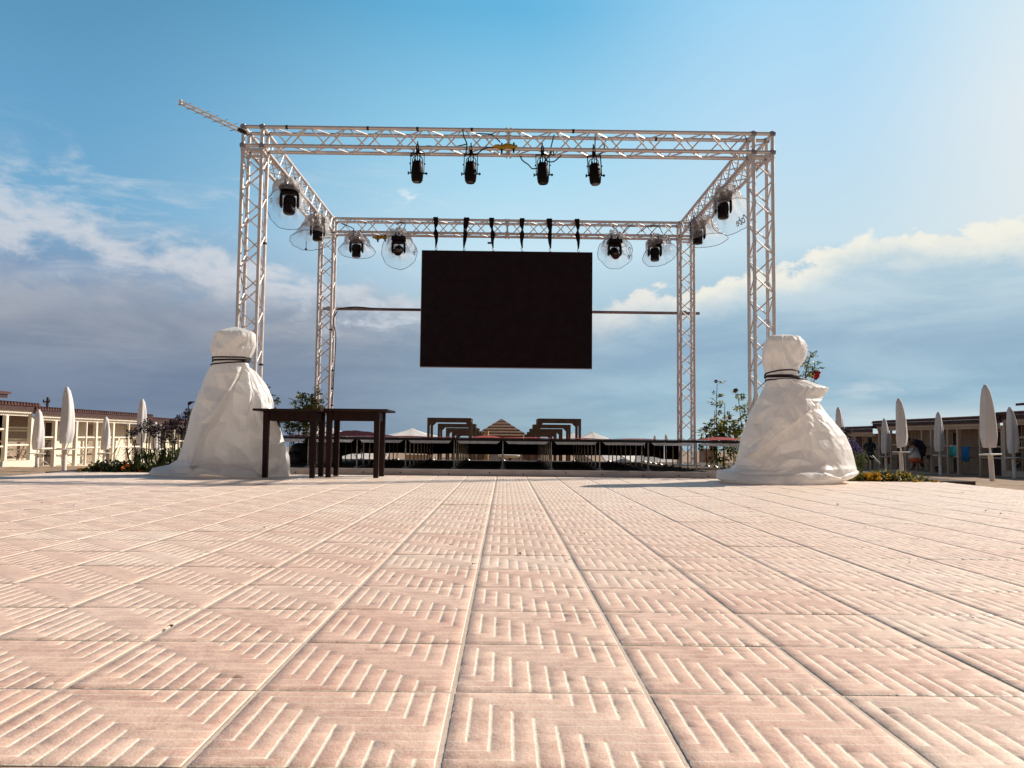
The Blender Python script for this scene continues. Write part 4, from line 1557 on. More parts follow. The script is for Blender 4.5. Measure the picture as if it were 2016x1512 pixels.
t_ = bundle('white tarpaulin bundle tied with dark cord, beside the two dark tables', LROWS, 9.02,
            [(653, .175), (665, .20), (690, .21), (712, .15), (735, .17), (790, .25), (880, .33), (915, .37), (941, .40)],
            [([(478, 722), (462, 758), (447, 790), (425, 822), (402, 855), (391, 890), (384, 918)], -0.12, 1.0, 726, 921)],
            [(653, .01, .5, 1.1), (690, .04, .8, 1.3), (712, .02, .4, 2.2), (735, .06, .8, 1.7), (790, .10, .9, 1.3), (880, .09, .8, 1.1), (915, .035, .3, 1.2), (941, .015, .2, 1.6)], 1, (464, 643.5),
            [(653, .5), (690, 1.0), (712, .6), (740, .6), (830, .8), (941, 1.0)], 713, (378, 402, 505, .062, 905), LF, LP)
cords(t_, 9.02, [(427, 489, 705, 707, .175, .0085, 0), (419, 489, 711, 713, .175, .010, 1.5), (419.5, 489, 718.5, 713.8, .175, .008, 0), (420, 488.5, 709.8, 710.5, .175, .008, 0)])

RROWS = [(666, 1511, 1575), (669, 1508.5, 1579), (674, 1506.5, 1584), (685, 1503.5, 1589), (698.5, 1501, 1587), (710, 1501.5, 1583), (722, 1503.5, 1573), (737, 1506.5, 1569.5), (750, 1508.5, 1571), (755, 1507, 1583),
         (760, 1505, 1600), (766, 1503.5, 1619), (772.7, 1501.5, 1615), (782, 1495, 1606), (788, 1491, 1606), (793, 1488, 1611), (815.4, 1477, 1629), (840, 1467, 1651), (858, 1461, 1666), (885, 1455, 1677.5), (914, 1448, 1685),
         (922, 1440, 1687), (926, 1415, 1687.5), (932, 1413, 1687.5), (941, 1413, 1675), (947, 1425, 1658), (952, 1460, 1640)]
RF = [(1530, 667, .03), (1551, 660, .02), (1573, 667, .05), (1586, 683, -.02), (1520, 690, .05), (1509, 705, .0), (1526, 716, -.03), (1536, 680, .06), (1545, 706, .03), (1556, 728, .04), (1551, 690, -.02), (1565, 716, -.03),
      (1574, 690, .06), (1573, 714, .03), (1535, 730, .0), (1516, 732, .015), (1520, 745, .0), (1545, 746, .01), (1565, 745, .0),
      (1510, 756, .0), (1522, 765, .05), (1545, 778, .06), (1580, 768, .06), (1600, 764, .05), (1614, 766, .03), (1500, 785, .03), (1506, 800, -.03), (1518, 800, .06), (1494, 815, .04), (1498, 835, -.02), (1486, 845, .05), (1478, 835, .0),
      (1540, 810, .07), (1575, 795, .06), (1515, 845, .07), (1545, 835, .07), (1500, 862, .06), (1470, 865, .03), (1478, 880, -.03), (1462, 900, .03), (1470, 915, .0),
      (1488, 885, .08), (1484, 905, .07), (1520, 868, .0), (1550, 850, .03), (1580, 830, .04), (1597, 815, .06), (1510, 890, -.03), (1535, 875, .04), (1565, 865, .06), (1590, 850, .04), (1540, 893, -.05), (1575, 885, -.02), (1515, 899, .06), (1500, 915, .07),
      (1545, 903, .08), (1570, 902, .05), (1560, 916, .0), (1530, 918, .04),
      (1607, 812, .05), (1615, 830, .02), (1606, 850, -.05), (1625, 835, .08), (1605, 885, -.06), (1620, 880, .05), (1640, 850, .05), (1648, 875, .10), (1632, 905, .07), (1610, 915, -.03), (1660, 905, .07), (1650, 925, .04), (1672, 925, .02), (1620, 925, .04), (1590, 905, .03), (1585, 922, -.02),
      (1440, 935, .03), (1480, 940, .05), (1530, 941, .03), (1580, 938, .06), (1620, 940, .03), (1650, 940, .03)]
RPATCH = [([(1478, 895), (1500, 878), (1530, 854), (1560, 829), (1590, 803), (1622, 765), (1600, 750), (1560, 748), (1515, 752), (1490, 800), (1474, 850), (1470, 900)], .15, 0.9),
          ([(1413, 924), (1440, 927), (1475, 933), (1540, 932), (1590, 927), (1620, 929), (1650, 937), (1690, 926), (1690, 960), (1400, 960)], .05, 1.2)]
t_ = bundle('white tarpaulin bundle with a flap blowing out, in front of the rose bush', RROWS, 8.75,
            [(664, .185), (675, .22), (700, .22), (735, .18), (760, .20), (800, .30), (880, .42), (930, .50), (952, .54)],
            [([(1590, 803), (1600, 815), (1603, 832), (1598, 858), (1592, 872), (1578, 888), (1574, 905), (1575, 925)], -0.08, 1.0, 800, 922)],
            [(664, .012, 1.6, 1.3), (690, .04, 1.8, 1.5), (735, .03, 1.0, 2.0), (760, .035, -.8, 1.3), (800, .06, -1.0, 1.0), (880, .06, -.8, 1.0), (925, .03, -.3, 1.1), (952, .02, -.2, 1.4)], 5, (1549, 658.5),
            [(664, .6), (700, 1.0), (735, .5), (770, .6), (850, .8), (952, 1.0)], 743, None, RF, RPATCH, 0.5)
cords(t_, 8.75, [(1505, 1571, 740, 733.5, .205, .008, 5), (1505.5, 1571, 743, 743, .205, .0105, 1.5), (1506, 1571, 744, 745, .205, .008, 0), (1506, 1572, 750, 749.5, .205, .0085, 0)])

# ------------------------------------------------------------------ beach cabins
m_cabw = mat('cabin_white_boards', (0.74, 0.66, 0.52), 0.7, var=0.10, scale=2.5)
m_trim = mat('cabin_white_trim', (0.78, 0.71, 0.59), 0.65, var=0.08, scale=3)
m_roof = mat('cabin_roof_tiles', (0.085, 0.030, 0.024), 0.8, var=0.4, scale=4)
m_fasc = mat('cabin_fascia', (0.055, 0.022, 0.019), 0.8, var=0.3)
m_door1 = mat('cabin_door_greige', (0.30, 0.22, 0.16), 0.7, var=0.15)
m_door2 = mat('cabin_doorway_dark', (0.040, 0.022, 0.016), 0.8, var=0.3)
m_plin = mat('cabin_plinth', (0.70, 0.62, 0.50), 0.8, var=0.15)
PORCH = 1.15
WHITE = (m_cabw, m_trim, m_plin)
SHADE_TONES = (mat('cabin_shade_boards', (0.36, 0.245, 0.165), 0.75, var=0.14, scale=2.5), mat('cabin_shade_trim', (0.52, 0.40, 0.30), 0.7, var=0.1, scale=3), mat('cabin_shade_plinth', (0.46, 0.35, 0.26), 0.8, var=0.15))  # right row: cabin colours darkened and browned to paint in its shade


def cabins(side, X, d0, d1, zb_, zr, posts, doors, rails, lab, roof_up=0.0):
    """side -1: row on the left facing right. X: line of the posts. d0..d1: depth range"""
    s = side
    m_cabw, m_trim, m_plin = WHITE if s < 0 else SHADE_TONES
    xw = X + s * PORCH
    t_ = thing('beach_cabin_row', (xw, d0, zb_), lab, 'beach cabins', 'rows of white beach cabins')
    # walls of lapped boards
    mb = MB()
    zt = zr - 0.30
    n = int((zt - zb_) / 0.15)
    for k in range(n + 1):
        za = zb_ + k * 0.15
        zc = min(za + 0.15, zt)
        if zc <= za:
            continue
        f0, f1 = xw - s * 0.022, xw - s * 0.004
        mb.prism([(f0, d0, za), (f1, d0, zc), (xw + s * 0.05, d0, zc), (xw + s * 0.05, d0, za)], (0, d0, 0), (0, d1, 0))
    mb.box2((xw + s * 0.051, d0, zb_), (xw + s * 2.2, d1, zt))
    mb.build('wall', m_cabw, t_)
    MB().box2((X - s * 0.12, d0 - 0.02, zb_ - 1.1), (xw + s * 2.3, d1 + 0.02, zb_ - 0.003)).build('plinth', m_plin, t_)
    # roof slab with tile ends
    ov = 0.30
    xf = X - s * ov
    rb = MB()
    xk = xw + s * 2.5
    rb.prism([(xf, d0 - 0.25, zr - 0.07), (xf, d0 - 0.25, zr), (xk, d0 - 0.25, zr + 0.30 + roof_up), (xk, d0 - 0.25, zr + 0.22 + roof_up)], (0, d0 - .25, 0), (0, d1 + .15, 0))
    k = d0 - 0.2
    while k < d1 + 0.1:
        rb.tube((xf - s * 0.03, k, zr + 0.005), (xf + s * 0.6, k, zr + 0.055), 0.055, 6)
        k += 0.2
    rb.build('roof', m_roof, t_)
    MB().box2((xf + s * 0.04, d0 - 0.2, zr - 0.24), (xf + s * 0.07, d1 + 0.1, zr - 0.072)).build('fascia', m_fasc, t_)
    # scalloped valance
    va = MB()
    k = d0
    zv = zr - 0.16
    while k < d1:
        e = min(k + 0.13, d1)
        pts = [(X - s * 0.16, k, zv), (X - s * 0.16, e, zv), (X - s * 0.16, e, zv - 0.16)]
        pts += [(X - s * 0.16, lerp(e, k, q / 4), zv - 0.16 - 0.05 * math.sin(q / 4 * 3.1416)) for q in (1, 2, 3)]
        pts += [(X - s * 0.16, k, zv - 0.16)]
        va.prism(pts, (0, 0, 0), (s * 0.02, 0, 0))
        k += 0.13
    va.build('valance', m_trim, t_)
    MB().box2((X - s * 0.05, d0, zr - 0.46), (X + s * 0.05, d1, zr - 0.34)).build('eave_beam', m_trim, t_)
    for dp_, w in posts:
        MB().box2((X - s * w, dp_ - w, zb_), (X + s * w, dp_ + w, zr - 0.461)).build('post', m_trim, t_, bevel=0.006)
    for (a, b, kind) in doors:
        if kind == 'greige':
            mm, pr = m_door1, 0.035
        else:
            mm, pr = m_door2, 0.030
        dr = MB().box2((xw - s * pr, a, zb_ + 0.02), (xw - s * 0.0235, b, zb_ + 1.86)).build('door', mm, t_)
        fr = MB()
        fr.box2((xw - s * 0.045, a - 0.06, zb_ + 0.01), (xw - s * 0.0236, a - 0.001, zb_ + 1.90))
        fr.box2((xw - s * 0.045, b + 0.001, zb_ + 0.01), (xw - s * 0.0236, b + 0.06, zb_ + 1.90))
        fr.box2((xw - s * 0.045, a - 0.001, zb_ + 1.861), (xw - s * 0.0236, b + 0.001, zb_ + 1.90))
        fr.build('frame', m_trim, dr)
        if kind == 'greige':
            f2 = MB()
            for z in (0.68, 1.24):
                f2.box2((xw - s * 0.05, a, zb_ + z), (xw - s * (pr + 0.001), b, zb_ + z + 0.07))
            f2.build('door_rail', m_trim, dr)
        MB().lathe([(0.02, 0), (0.025, 0.02), (0.012, 0.04)], 8, (xw - s * pr, a + 0.08, zb_ + 0.95), (-s, 0, 0)).build('handle', m_fasc, dr, smooth=True)
    for (a, b, z) in rails:
        MB().box2((X - s * 0.02, a, zb_ + z - 0.03), (X + s * 0.02, b, zb_ + z + 0.03)).build('rail', m_trim, t_)
    # partitions between the cabins
    for dp_, w in posts:
        if w >= 0.06:
            pm = MB()
            for z in (0.70, 1.12):
                pm.box2((X + s * (w + .001), dp_ - 0.02, zb_ + z), (xw - s * 0.024, dp_ + 0.02, zb_ + z + 0.06))
            a_, b_ = Vector((X + s * w, dp_, zb_ + 0.05)), Vector((xw - s * 0.03, dp_, zb_ + 0.7))
            pm.tube(a_, b_, 0.018, 4)
            pm.build('partition', m_trim, t_)
    return t_


XC = -18.8


def dl(px):
    return -XC * 1630 / (993 - px)




def dlw(px):
    return -(XC - PORCH) * 1630 / (993 - px)


cabins(-1, XC, 24.6, dl(65), -0.62, 1.56, [(dl(17), .075), (24.8, .075), (27.6, .075), (29.4, .06), (dl(66), .075)],
       [(dlw(-14), dlw(10), 'greige'), (29.9, dlw(63), 'greige')],
       [(dl(17) + .1, dl(64), 0.60), (dl(-40), dl(15), 0.55), (dl(-40), dl(15), 1.2)],
       'nearest raised cabin row on the left, on a tall white plinth')
pb = [dl(70), dl(113), dl(154), dl(174.5), dl(193), dl(226), dl(257), dl(285)]
cabins(-1, XC, dl(66.5), dl(291), -0.96, 1.43, [(d, .075 if i in (0, 1, 2, 4, 5, 7) else .045) for i, d in enumerate(pb)],
       [(dlw(93), dlw(107), 'dark'), (dlw(175), dlw(187), 'greige'), (dlw(211), dlw(221), 'dark'), (dlw(250), dlw(258), 'greige')],
       [(pb[i] + .08, pb[i + 1] - .08, z) for i in (0, 2, 3, 4, 5, 6) for z in (0.78, 1.24)],
       'sunlit cabin row on the left with a dark open doorway and scalloped eaves')
cabins(-1, XC - 0.3, dl(293), dl(430), -1.12, 1.27, [(46 + 2.1 * i, .075) for i in range(6)],
       [(45.5 + 3.2 * i, 46.4 + 3.2 * i, 'dark') for i in range(4)], [(46.1 + 2.1 * i, 48 + 2.1 * i, z) for i in range(5) for z in (0.75, 1.2)],
       'lower cabin row on the left, behind the purple flower clump')
# the higher roof above the first row, at the picture's left edge
hr = thing('upper_roof', (XC - 2.0, 26, 2.0), 'separate dark tiled roof edge above the nearest left cabins', 'roof')
MB().prism([(XC - 1.5, 24, 2.02), (XC - 1.5, 24, 2.12), (XC - 6, 24, 2.6), (XC - 6, 24, 2.5)], (0, 24, 0), (0, dl(53) + 1.6, 0)).build('roof_slab', m_roof, hr)
MB().box2((XC - 1.6, 24, 1.86), (XC - 1.56, dl(49) + 1.6, 2.018)).build('fascia', m_fasc, hr)
MB().box2((XC - 2.0, 24, 1.3), (XC - 5.8, dl(47) + 1.4, 1.855)).build('wall', m_plin, hr)

XD = 19.9


def dr_(px):
    return XD * 1630 / (px - 993)


def drw(px):
    return (XD + PORCH) * 1630 / (px - 993)


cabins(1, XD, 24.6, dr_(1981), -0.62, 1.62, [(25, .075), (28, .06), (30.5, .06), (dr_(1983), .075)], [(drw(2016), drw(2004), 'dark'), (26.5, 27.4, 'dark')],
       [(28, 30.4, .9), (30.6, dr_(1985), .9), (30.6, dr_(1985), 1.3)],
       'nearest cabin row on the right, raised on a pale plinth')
pr_ = [dr_(x) for x in (1979, 1933, 1890, 1869, 1837, 1818, 1786, 1756, 1734)]
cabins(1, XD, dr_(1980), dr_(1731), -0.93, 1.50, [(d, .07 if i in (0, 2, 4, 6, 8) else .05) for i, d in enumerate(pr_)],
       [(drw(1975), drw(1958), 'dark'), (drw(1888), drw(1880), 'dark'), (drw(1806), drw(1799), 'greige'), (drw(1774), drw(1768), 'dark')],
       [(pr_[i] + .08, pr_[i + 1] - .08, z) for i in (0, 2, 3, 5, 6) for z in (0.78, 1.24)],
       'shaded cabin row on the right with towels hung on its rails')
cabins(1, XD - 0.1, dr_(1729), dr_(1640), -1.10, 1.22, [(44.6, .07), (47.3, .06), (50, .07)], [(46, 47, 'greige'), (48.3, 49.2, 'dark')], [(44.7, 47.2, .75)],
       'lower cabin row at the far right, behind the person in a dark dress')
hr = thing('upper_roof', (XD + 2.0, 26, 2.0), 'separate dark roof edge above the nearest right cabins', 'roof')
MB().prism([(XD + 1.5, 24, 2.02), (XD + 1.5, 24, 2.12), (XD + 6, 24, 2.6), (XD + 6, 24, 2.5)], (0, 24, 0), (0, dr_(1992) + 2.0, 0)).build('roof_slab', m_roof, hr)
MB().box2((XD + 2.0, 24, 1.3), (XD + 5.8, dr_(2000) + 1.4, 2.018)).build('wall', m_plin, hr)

# clothes hung on the right hand rails
def cloth(px0, px1, py0, py1, X, m, lab):
    d0, d1 = X * 1630 / (px1 - 993), X * 1630 / (px0 - 993)
    zt = P((px0 + px1) / 2, py0, (d0 + d1) / 2).z
    zb2 = P((px0 + px1) / 2, py1, (d0 + d1) / 2).z
    vs, fs = [], []
    n = 12
    for i in range(n + 1):
        y = lerp(d0, d1, i / n)
        o = 0.025 * math.sin(i * 1.7)
        dz = 0.03 * math.sin(i * 0.9 + px0)
        vs += [(X - 0.035, y, zt), (X - 0.05 + o, y, lerp(zt, zb2, .5)), (X - 0.05 + o * 1.5, y, zb2 + dz)]
    for i in range(n):
        for k in range(2):
            fs.append((3 * i + k, 3 * i + 3 + k, 3 * i + 4 + k, 3 * i + 1 + k))
    o = MB().add(vs, fs).build('beach_towel', m, smooth=True)
    md = o.modifiers.new('thick', 'SOLIDIFY')
    md.thickness = 0.02
    tag(o, lab, 'towel', 'towels on the right hand cabins')


cloth(1873, 1881, 879, 899, XD, mat('teal_towel', (0.02, 0.30, 0.30), 0.9), 'narrow dark teal towel, leftmost on the cabin rail')
cloth(1879.5, 1890, 878.5, 897, XD, mat('turquoise_towel', (0.05, 0.42, 0.38), 0.9), 'turquoise towel on the rail next to the narrow teal one')
cloth(1897, 1911, 879, 908, XD, mat('blue_towel', (0.0, 0.13, 0.36), 0.9), 'long deep blue towel hanging by the cabin wall')

# utility pole behind the left cabins
up0 = P(93, 805, 60)
ut = thing('utility_pole', (up0.x, 60, 0), 'dark wooden utility pole with a crossarm behind the left cabins', 'utility pole')
m_up = mat('weathered_pole', (0.06, 0.04, 0.04), 0.85)
ztp = P(93, 782, 60).z
MB().tube((up0.x, 60, -1.3), (up0.x, 60, ztp), 0.13, 8, 0.09).build('pole', m_up, ut, smooth=True)
MB().box((up0.x, 59.86, P(93, 791, 60).z), (0.5, 0.09, 0.09)).build('crossarm', m_up, ut)
for dx in (-0.22, 0.22):
    MB().lathe([(0.03, 0), (0.05, 0.04), (0.03, 0.12)], 8, (up0.x + dx, 59.86, P(93, 791, 60).z + 0.046)).build('insulator', m_up, ut)
for s in (-1, 1):
    MB().tube((up0.x + s * 0.2, 59.85, P(93, 791, 60).z - 0.04), (up0.x, 59.85, P(93, 797, 60).z), 0.02, 5).build('brace', m_up, ut)

# ------------------------------------------------------------------ closed beach umbrellas
m_can = mat('umbrella_canvas', (0.74, 0.72, 0.72), 0.75, var=0.06, scale=3, bump=0.1, trans=0.15)
m_upole = mat('umbrella_white_post', (0.74, 0.70, 0.66), 0.5, var=0.12, scale=4)


def umbrella(xb, yb, xt, yt, d, lab, seed, tray_rot=0.0):
    pb_ = P(xb, yb, d)
    zg = gz(d) - 0.05
    top = P(xt, yt, d)
    H = top.z - pb_.z
    t_ = thing('beach_umbrella', (pb_.x, d, zg), lab, 'closed umbrella', 'closed white beach umbrellas')
    base = Vector((pb_.x, d, pb_.z))
    def at(f):
        return lerp(base, top, f)
    ax = (top - base).normalized()
    low = Vector((pb_.x, d, zg)) - Vector((ax.x, 0, 0)) * 0.0
    MB().path([low, at(0.0), at(0.255)], [0.068, 0.068, 0.068], 12).build('post', m_upole, t_, smooth=True)
    tr = MB()
    c = at(0.262)
    tr.lathe([(0.05, -0.05), (0.10, -0.022), (0.27, -0.016), (0.28, -0.004), (0.28, 0.008), (0.27, 0.014), (0.04, 0.016)], 24, c, ax)
    tr.build('tray', m_upole, t_, smooth=True)
    MB().tube(at(0.268), at(0.42), 0.026, 10).build('pole', m_upole, t_, smooth=True)
    rnd = random.Random(seed)
    n, m_ = 24, 22
    ph = rnd.uniform(0, 6.28)
    sl = rnd.uniform(-0.03, 0.04)
    lean = Vector((rnd.uniform(-.05, .07), 0, 0))
    vs, fs = [], []
    for j in range(m_ + 1):
        u = j / m_
        r = curve([(0, 0.035), (0.015, 0.075), (0.05, 0.095), (0.18, 0.125), (0.45, 0.165), (0.8, 0.19), (0.93, 0.17), (1, 0.145)], u)[0]
        for i in range(n):
            a = 6.28318 * i / n
            rr = r * (1 + (0.24 * abs(math.sin(2 * a + ph + u * 1.2)) + 0.09 * math.sin(5 * a + ph * 2 + u * 3)) * min(1, u * 4) - 0.12 * min(1, u * 4))
            f = lerp(1.0, 0.335, u)
            c = at(f) + lean * (math.sin(u * 2.6))
            v = c + Vector((math.cos(a) * rr, math.sin(a) * rr, 0))
            v.z += sl * H * math.cos(a) * (u ** 6) * 0.6
            vs.append(v)
    for j in range(m_):
        for i in range(n):
            fs.append((j * n + i, j * n + (i + 1) % n, (j + 1) * n + (i + 1) % n, (j + 1) * n + i))
    fs.append(tuple(range(n)))
    MB().add(vs, fs).build('canopy', m_can, t_, smooth=True)
    MB().lathe([(0.05, -0.05), (0.056, 0.0), (0.04, 0.025), (0.012, 0.035)], 10, at(1.0), ax).build('top_cap', m_can, t_, smooth=True)


UL = [(126, 928, 132, 764, 25.5, 'tallest closed umbrella on the left, in front of the cabin posts'),
      (72, 923.5, 76.5, 808, 31.5, 'small closed umbrella in front of the left raised plinth'),
      (204, 917, 209, 822, 36.5, 'small closed umbrella standing behind the left orange flowers'),
      (275, 916, 280.5, 787, 33, 'closed umbrella half hidden by the purple flower heads'),
      (304, 915, 306, 832, 41, 'farthest left umbrella, seen between the purple flower stems'),
      (1953.5, 943, 1939.5, 759.5, 22.7, 'tallest closed umbrella on the right, leaning left'),
      (1775, 927, 1769, 786, 29.7, 'tall closed umbrella beside the towel wrapped person'),
      (1851.5, 926, 1847, 812.5, 35.3, 'flat topped umbrella left of the turquoise towels'),
      (1745.5, 925, 1740.5, 825, 40.3, 'small umbrella between the dark dressed person and a taller umbrella'),
      (1998, 936, 1987.5, 803, 30.3, 'umbrella nearest the right edge of the picture'),
      (1655, 917, 1650, 803, 36.5, 'umbrella tip rising behind the right tarpaulin bundle'),
      (1290, 905, 1289.5, 857.5, 78, 'tiny far umbrella left of the rear right tower'),
      (1311.5, 905, 1311, 855.5, 74, 'tiny far umbrella just beside the rear right tower'),
      (1402, 905, 1401.5, 845, 62, 'far pale umbrella seen through the rose bush')]
for i, (xb, yb, xt, yt, d, lab) in enumerate(UL):
    umbrella(xb, yb, xt, yt, d, lab, 11 + i)

# ------------------------------------------------------------------ wooden frames along the walkway
m_frame = mat('walkway_frame_wood', (0.085, 0.048, 0.030), 0.75, var=0.3, scale=3)
FR = [(841.5, 928, 822.6, 46.8), (862, 936.5, 834.2, 54.5), (878, 943, 842.6, 62.2), (889.5, 948, 849, 70), (898, 951.5, 853.6, 77.7)]
ORD = ('nearest', 'second nearest', 'middle', 'second farthest', 'farthest')
for side in (0, 1):
    for i, (xa, xb, yt, d) in enumerate(FR):
        if side:
            xa, xb, yt = 1985.5 - xb + 1.0, 1985.5 - xa - 0.0, yt + 1.6
        a, b = P(xa, yt, d), P(xb, yt, d)
        zt = (a.z + b.z) / 2
        zg = gz(d) - 0.1
        w = 0.075
        t_ = thing('walkway_gate', ((a.x + b.x) / 2, d, zg), '%s brown wooden frame of the %s hand walkway row' % (ORD[i], ('left', 'right')[side]), 'wooden gate', 'brown wooden frames on the beach')
        D = 2.1
        for y in (d, d + D):
            for x in (a.x + w, b.x - w):
                MB().box2((x - w, y - w * .8, zg), (x + w, y + w * .8, zt - 0.23)).build('post', m_frame, t_)
            MB().box2((a.x, y - w * .8, zt - 0.229), (b.x, y + w * .8, zt)).build('beam', m_frame, t_)
            for x, s in ((a.x + 2 * w, 1), (b.x - 2 * w, -1)):
                MB().prism([(x, y - .06, zt - 0.23), (x + s * 0.2, y - .06, zt - 0.23), (x, y - .06, zt - 0.43)], (0, y - .06, 0), (0, y + .06, 0)).build('brace', m_frame, t_)
        for x in (a.x + w, b.x - w):
            MB().box2((x - w * .8, d + w * .81, zt - 0.2), (x + w * .8, d + D - w * .81, zt - 0.1)).build('side_beam', m_frame, t_)

# kiosk with a stepped shingle roof at the end of the walkway
m_shing = mat('kiosk_shingles', (0.19, 0.10, 0.058), 0.85, var=0.4, scale=6, stretch=(1, 1, 0.4))
m_kw = mat('kiosk_wall', (0.22, 0.13, 0.08), 0.8, var=0.2)
d = 86
ap = P(987.5, 824.6, d)
ev = P(987.5, 858, d).z
hw = (1042 - 935) / 2 * d / 1630
ki = thing('beach_kiosk', (ap.x, d, gz(d)), 'kiosk with a stepped brown shingle pyramid roof at the end of the walkway', 'kiosk')
N = 6
for k in range(N):
    f0, f1 = k / N, (k + 1) / N
    z1, z0 = lerp(ap.z, ev, f0), lerp(ap.z, ev, f1)
    r1, r0 = hw * f0 * 0.93 + 0.02, hw * f1
    mb = MB()
    c = (ap.x, d)
    vs = []
    for r, z in ((r0, z0 - 0.03), (r0, z0 + 0.03), (max(0.02, r1), z1 + 0.0)):
        vs += [(c[0] - r, c[1] - r, z), (c[0] + r, c[1] - r, z), (c[0] + r, c[1] + r, z), (c[0] - r, c[1] + r, z)]
    fs = [(3, 2, 1, 0), (8, 9, 10, 11)]
    for q in range(4):
        fs += [(q, (q + 1) % 4, 4 + (q + 1) % 4, 4 + q), (4 + q, 4 + (q + 1) % 4, 8 + (q + 1) % 4, 8 + q)]
    mb.add(vs, fs)
    mb.build('roof_tier', m_shing, ki)
MB().box2((ap.x - hw * .78, d - hw * .78, gz(d) - .2), (ap.x + hw * .78, d + hw * .78, ev - 0.04)).build('wall', m_kw, ki)
for sx in (-1, 1):
    MB().box2((ap.x + sx * hw * .84 - .08, d - hw * .86, gz(d) - .2), (ap.x + sx * hw * .84 + .08, d - hw * .80, ev - 0.04)).build('post', m_frame, ki)

# white marquee tops
m_tent = mat('marquee_white', (0.80, 0.78, 0.76), 0.7, var=0.08, scale=1.5, trans=0.2)
m_tent2 = mat('marquee_lilac_grey', (0.50, 0.48, 0.52), 0.7, var=0.1, scale=1.5)
for (xc, ya, hwp, d, mm, lab) in ((811, 842.3, 58, 58, m_tent, 'white pointed marquee left of the wooden frames'), (1166, 849, 34, 62, m_tent, 'white pointed marquee right of the wooden frames'),
                                  (1127, 851, 30, 72, m_tent, 'farther white marquee, half behind the right wooden frames'), (637, 841, 52, 48, m_tent2, 'greyish rounded marquee top behind the dark tables')):
    a = P(xc, ya, d)
    r = hwp * d / 1630
    zg = gz(d)
    ze = P(xc, 862.5 + (xc - 993) * .0107, d).z
    t_ = thing('marquee', (a.x, d, zg), lab, 'marquee', 'pale marquees on the beach')
    vs, fs = [], []
    n = 28
    for j in range(9):
        u = j / 8
        z = lerp(a.z, ze, u ** (0.75 if mm is m_tent else 1.9))
        for i in range(n):
            an_ = 6.28318 * i / n
            k = (abs(math.cos(an_)) ** 5 + abs(math.sin(an_)) ** 5) ** (-0.2)
            vs.append((a.x + math.cos(an_) * r * u * k + 0.001 * i * (j == 0), d + math.sin(an_) * r * u * k, z + 0.04 * math.sin(i * 2.1) * u))
    for j in range(8):
        for i in range(n):
            fs.append((j * n + i, j * n + (i + 1) % n, (j + 1) * n + (i + 1) % n, (j + 1) * n + i))
    MB().add(vs, fs).build('canopy', mm, t_, smooth=True)
    for sx in (-1, 1):
        for sy in (-1, 1):
            MB().tube((a.x + sx * r * .9, d + sy * r * .9, zg - .1), (a.x + sx * r * .9, d + sy * r * .9, ze + 0.05), 0.04, 8).build('leg', m_upole, t_)

# ------------------------------------------------------------------ things behind the stage
m_lw = mat('lounger_white', (0.72, 0.68, 0.64), 0.6, var=0.1)
m_lf = mat('lounger_fabric', (0.55, 0.52, 0.50), 0.8, var=0.15)


def lounger(name_lab):
    r = thing('sun_lounger', (0, 0, 0), name_lab, 'sun lounger', 'sun loungers behind the stage')
    f = MB()
    for x in (-0.30, 0.30):
        f.box2((x - 0.02, -0.95, 0.27), (x + 0.02, 0.95, 0.31))
    for y in (-0.9, 0.9):
        f.box2((-0.279, y - 0.02, 0.272), (0.279, y + 0.02, 0.308))
    f.build('frame', m_lw, r)
    for x in (-0.28, 0.28):
        for y in (-0.7, 0.6):
            MB().box2((x - 0.02, y - 0.02, 0.0), (x + 0.02, y + 0.02, 0.269)).build('leg', m_lw, r)
    MB().box2((-0.28, -0.93, 0.312), (0.28, 0.35, 0.345)).build('seat', m_lf, r, bevel=0.01)
    b = MB().box((0, 0.62, 0.45), (0.56, 0.62, 0.03), Matrix.Rotation(R(26), 3, 'X'))
    b.build('backrest', m_lf, r, bevel=0.008)
    return r


proto = lounger('x')
LL = [(692, 18.6, 0.3), (722, 19.5, -.2), (742, 18.2, .5), (1198, 18.4, 2.0), (1232, 18.9, .3), (1262, 18.2, -.4), (1290, 18.8, .8), (1316, 18.3, .1)]
LLAB = ['low sun lounger farthest left under the stage', 'low sun lounger seen behind the second table', 'low sun lounger left of the golden bench', 'sun lounger turned away, leftmost of the right group',
        'pale lounger second in the right group behind the stage', 'pale lounger in the middle of the right group', 'slanted lounger near the rear right tower', 'pale lounger closest to the rear right tower']
for i, (px, d, rz) in enumerate(LL):
    o = proto if i == 0 else copy_tree(proto)
    p = P(px, 880, d)
    o.location = (p.x, d, gz(d) - 0.01)
    o.rotation_euler = (0, 0, rz)
    tag(o, LLAB[i], 'sun lounger', 'sun loungers behind the stage')
m_gold = mat('golden_wood', (0.42, 0.26, 0.11), 0.7, var=0.3, scale=5, stretch=(0.3, 3, 3))
d = 17.6
a, b = P(797, 898, d), P(846, 898, d)
bt = thing('wooden_bench', ((a.x + b.x) / 2, d, gz(d)), 'golden slatted wooden bench seen under the stage left of the middle', 'bench')
for k in range(4):
    MB().box2((a.x, d - 0.02 + 0.09 * k, P(820, 902.5 - k * 2.2, d).z - 0.022), (b.x, d + 0.06 + 0.09 * k, P(820, 902.5 - k * 2.2, d).z + 0.0)).build('slat', m_gold, bt)
for x in (a.x + .05, b.x - .05):
    for y in (d, d + 0.27):
        MB().box2((x - .03, y - .019, gz(d) - .05), (x + .03, y + .02, P(820, 903, d).z - 0.03)).build('leg', m_gold, bt)
m_slat = mat('brown_slats', (0.13, 0.075, 0.045), 0.8, var=0.3)
